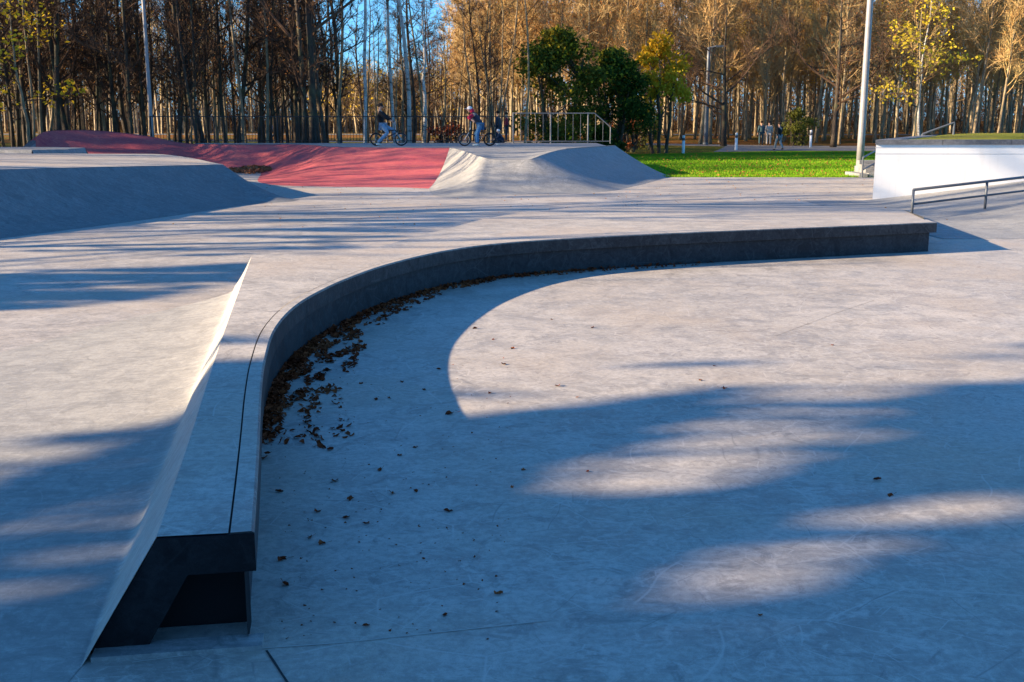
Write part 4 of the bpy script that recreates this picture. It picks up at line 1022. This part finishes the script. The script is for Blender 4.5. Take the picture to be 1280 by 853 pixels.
def person(loc, rz, sc, label, P, jacket, trousers, shoes, hairm, face=1, hood=None, sleeve=None, cap=None, long=False, group=None):
    """P: joints in metres, x forward. neck, chest, hip, head, and per side (L,R) shoulder, elbow, hand, hipj, knee, ankle"""
    o = empty('person', loc, rz, label, 'person', group); o.scale = (sc * face, sc, sc)
    V = Vector; neck, chest, hip, head = V(P['neck']), V(P['chest']), V(P['hip']), V(P['head'])
    chains = [[(hip, .10), (hip.lerp(chest, .5), .10), (chest, .12), (neck, .05), (neck.lerp(head, .5), .05), (head - V((0, 0, .02)), .085), (head + V((.015, 0, .05)), .085), (head + V((0, 0, .10)), .05)]]
    for s_ in ('L', 'R'):
        sh, el, ha = V(P['sh' + s_]), V(P['el' + s_]), V(P['ha' + s_]); hj, kn, an = V(P['hj' + s_]), V(P['kn' + s_]), V(P['an' + s_])
        fd = (ha - el).normalized(); side = V((0, 1 if s_ == 'L' else -1, 0))
        chains.append([(chest, .12), (sh, .06), (el, .042), (ha, .026), (ha + fd * .05, .034)])
        for k, (a, l) in enumerate(((-.024, .075), (-.008, .088), (.009, .082), (.026, .066))):
            b0 = ha + fd * .05; sp_ = side.cross(fd).normalized() if side.cross(fd).length > .1 else V((0, 0, 1))
            q = b0 + sp_ * a + fd * .035; chains.append([(b0, .034), (q, .010), (q + fd * l * .4 - V((0, 0, .012)), .009), (q + fd * l * .55 - V((0, 0, .04)), .008)])
        b0 = ha + fd * .05; chains.append([(b0, .034), (b0 - side * .03 + fd * .01, .011), (b0 - side * .045 + fd * .04, .009)])
        chains.append([(hip, .10), (hj, .08), (kn, .055), (an, .035)])
    skinmesh('body', chains, skin, o)
    # facial features
    fm = MB(); fx = head + V((.095, 0, .02)); ball(fm, fx, (.018, .012, .02), 6, 4); 
    for s_ in (-1, 1): ball(fm, head + V((-.005, s_ * .088, .02)), (.02, .01, .03), 6, 4)
    fm.build('nose_and_ears', skin, o, smooth=True)
    em = MB()
    for s_ in (-1, 1): ball(em, head + V((.082, s_ * .032, .045)), (.008, .012, .007), 6, 4)
    em.build('eyes', M['steel_black'], o)
    mm = MB(); mm.box(head + V((.088, 0, -.035)), (.01, .045, .008)); mm.build('mouth', cloth('lip', (.35, .12, .1)), o)
    hm = MB(); ball(hm, head + V((-.022, 0, .045)), (.112, .104, .105), 12, 8, -.45 if not cap else -.15); hm.build('cap' if cap else 'hair', cap or hairm, o, smooth=True)
    if cap:
        vm_ = MB(); vm_.box(head + V((.13, 0, .055)), (.10, .14, .012)); vm_.build('cap_peak', cap, o)
    tz = .02
    jc = [[(hip + V((0, 0, -.03 if not long else -.25)), (.175, .15)), (hip.lerp(chest, .5), (.16, .14)), (chest, (.18, .15)), (neck - V((0, 0, .01)), .075)]]
    sl = []
    for s_ in ('L', 'R'):
        sh, el, ha = V(P['sh' + s_]), V(P['el' + s_]), V(P['ha' + s_]); c_ = [(chest, .17), (sh, .085), (el, .068), (ha.lerp(el, .06), .05)]
        jc.append(c_ if sleeve is None else c_[:2])
        if sleeve is not None: sl.append([(sh, .09), (sh.lerp(el, .5), .078), (el, .07), (ha.lerp(el, .06), .05)])
    skinmesh('jacket', jc, jacket, o, root=1)
    for c_ in sl: skinmesh('sleeve', [c_], sleeve, o)
    if hood is not None: skinmesh('hood', [[(neck - V((.04, 0, 0)), .10), (neck.lerp(head, .6) - V((.07, 0, 0)), .10), (head + V((-.05, 0, .04)), .10), (head + V((-.03, 0, .09)), .06)]], hood, o)
    tc_ = []
    for s_ in ('L', 'R'):
        hj, kn, an = V(P['hj' + s_]), V(P['kn' + s_]), V(P['an' + s_]); tc_.append([(hip, .15), (hj, .105), (hj.lerp(kn, .5), .092), (kn, .078), (kn.lerp(an, .6), .070), (an.lerp(kn, .04), .066)])
    skinmesh('trousers', tc_, trousers, o)
    for s_ in ('L', 'R'):
        an = V(P['an' + s_]); skinmesh('shoe', [[(an + V((-.05, 0, -.04)), .04), (an + V((.04, 0, -.045)), .045), (an + V((.13, 0, -.05)), .038), (an + V((.17, 0, -.055)), .025)]], shoes, o)
    return o
black = cloth('cloth_black', (.012, .012, .014)); lj = cloth('denim_light', (.20, .30, .42)); bj = cloth('denim_blue', (.06, .17, .33)); redc = cloth('cloth_red', (.45, .02, .06)); navy = cloth('cloth_navy', (.025, .035, .06))
shoe_l = cloth('shoe_pale', (.55, .58, .55)); beige = cloth('cloth_beige', (.45, .38, .32)); hairb = cloth('hair_dark', (.03, .018, .012)); teal = cloth('cloth_teal', (.04, .08, .10)); grey = cloth('cloth_bluegrey', (.16, .22, .26)); white = cloth('cap_white', (.7, .68, .68)); blue = cloth('cloth_blue', (.10, .18, .35)); shoe_d = cloth('shoe_dark', (.03, .03, .03))
g = gp(486, 182.6, DZ)
bicycle((g.x, g.y, DZ + .003), 1, 'black small-wheeled stunt bicycle ridden by the person in black jacket', M['steel_black'])
P = dict(neck=(-.32, 0, 1.36), chest=(-.33, 0, 1.20), hip=(-.27, 0, .78), head=(-.27, 0, 1.47), shL=(-.27, .17, 1.26), elL=(-.05, .27, 1.07), haL=(.12, .29, .96), shR=(-.30, -.17, 1.26), elR=(-.07, -.27, 1.06), haR=(.12, -.29, .96),
         hjR=(-.22, -.11, .74), knR=(-.0, -.17, .50), anR=(-.42, -.18, .11), hjL=(-.20, .11, .74), knL=(.17, .14, .60), anL=(.22, .16, .26))
person((g.x, g.y, DZ + .003), 0, 1, 'person in black jacket and light jeans straddling a small bicycle on the deck', P, black, lj, shoe_l, hairb)
g = gp(596.5, 182.9, DZ)
bicycle((g.x, g.y, DZ + .003), -1, 'small-wheeled stunt bicycle with pale fork held by the person in red sleeves', M['steel_black'])
P = dict(neck=(.18, 0, 1.24), chest=(.08, 0, 1.14), hip=(-.12, 0, .80), head=(.30, 0, 1.34), shL=(.12, .18, 1.17), elL=(.33, .28, 1.03), haL=(.20, .32, .98), shR=(.12, -.18, 1.17), elR=(.34, -.28, 1.06), haR=(.20, -.33, .98),
         hjL=(-.12, .10, .76), knL=(.06, .15, .45), anL=(.03, .17, .09), hjR=(-.12, -.10, .76), knR=(.0, -.17, .44), anR=(-.02, -.2, .09))
person((g.x, g.y, DZ + .003), 0, 1, 'person in dark vest with red sleeves and white cap leaning on a bicycle', P, navy, bj, shoe_l, hairb, face=-1, hood=redc, sleeve=redc, cap=white)
stand = dict(neck=(0, 0, 1.46), chest=(0, 0, 1.30), hip=(0, 0, .92), head=(.03, 0, 1.62), shL=(0, .18, 1.38), elL=(-.02, .24, 1.10), haL=(.08, .24, .88), shR=(0, -.18, 1.38), elR=(-.02, -.24, 1.10), haR=(.08, -.24, .88), hjL=(0, .1, .88), knL=(.02, .11, .48), anL=(0, .12, .09), hjR=(0, -.1, .88), knR=(.02, -.11, .48), anR=(0, -.12, .09))
walk = dict(stand); walk.update(knL=(.16, .1, .5), anL=(.24, .1, .10), knR=(-.03, -.1, .48), anR=(-.28, -.1, .14), elL=(-.12, .24, 1.12), haL=(-.08, .24, .9), elR=(.06, -.24, 1.12), haR=(.22, -.24, .92))
def at_px(px, D, z=None): p = dp(px, 170, D); return (p.x, D, (0.006 * max(0, D - 70) + .01) if z is None else z)
person(at_px(974, 69.5), R(120), 1, 'person in dark jacket and blue-grey trousers walking on the path', walk, black, grey, shoe_d, hairb)
person(at_px(961, 80), R(80), 1, 'person in beige jacket and beige trousers standing on the far side of the path', stand, beige, beige, shoe_d, hairb)
person(at_px(951.5, 81), R(100), 1, 'person in dark teal clothes standing left of the one in beige', stand, teal, teal, shoe_d, hairb)
person(at_px(343, 98), R(20), 1, 'distant person in blue coat walking beyond the black railing at the left', walk, blue, navy, shoe_d, hairb)
person(at_px(622.5, 54, .75), R(160), .9, 'person in navy jacket beyond the railing just right of the second bicycle', stand, navy, navy, shoe_d, hairb)
person(at_px(633, 56, .80), R(180), .85, 'person in dark red jacket beyond the railing right of the navy one', stand, cloth('cloth_maroon', (.25, .02, .04)), navy, shoe_d, hairb)
crouch = dict(neck=(.10, 0, .74), chest=(.08, 0, .62), hip=(-.12, 0, .32), head=(.18, 0, .86), shL=(.08, .16, .66), elL=(.22, .2, .46), haL=(.36, .12, .40), shR=(.08, -.16, .66), elR=(.22, -.2, .46), haR=(.36, -.12, .40), hjL=(-.1, .1, .30), knL=(.25, .13, .46), anL=(.12, .13, .09), hjR=(-.1, -.1, .30), knR=(.25, -.13, .46), anR=(.12, -.13, .09))
g = gp(626, 181.6, DZ); person((g.x, g.y, DZ + .003), R(180), .62, 'small child in navy crouching on the deck right of the second bicycle', crouch, navy, navy, shoe_l, white)
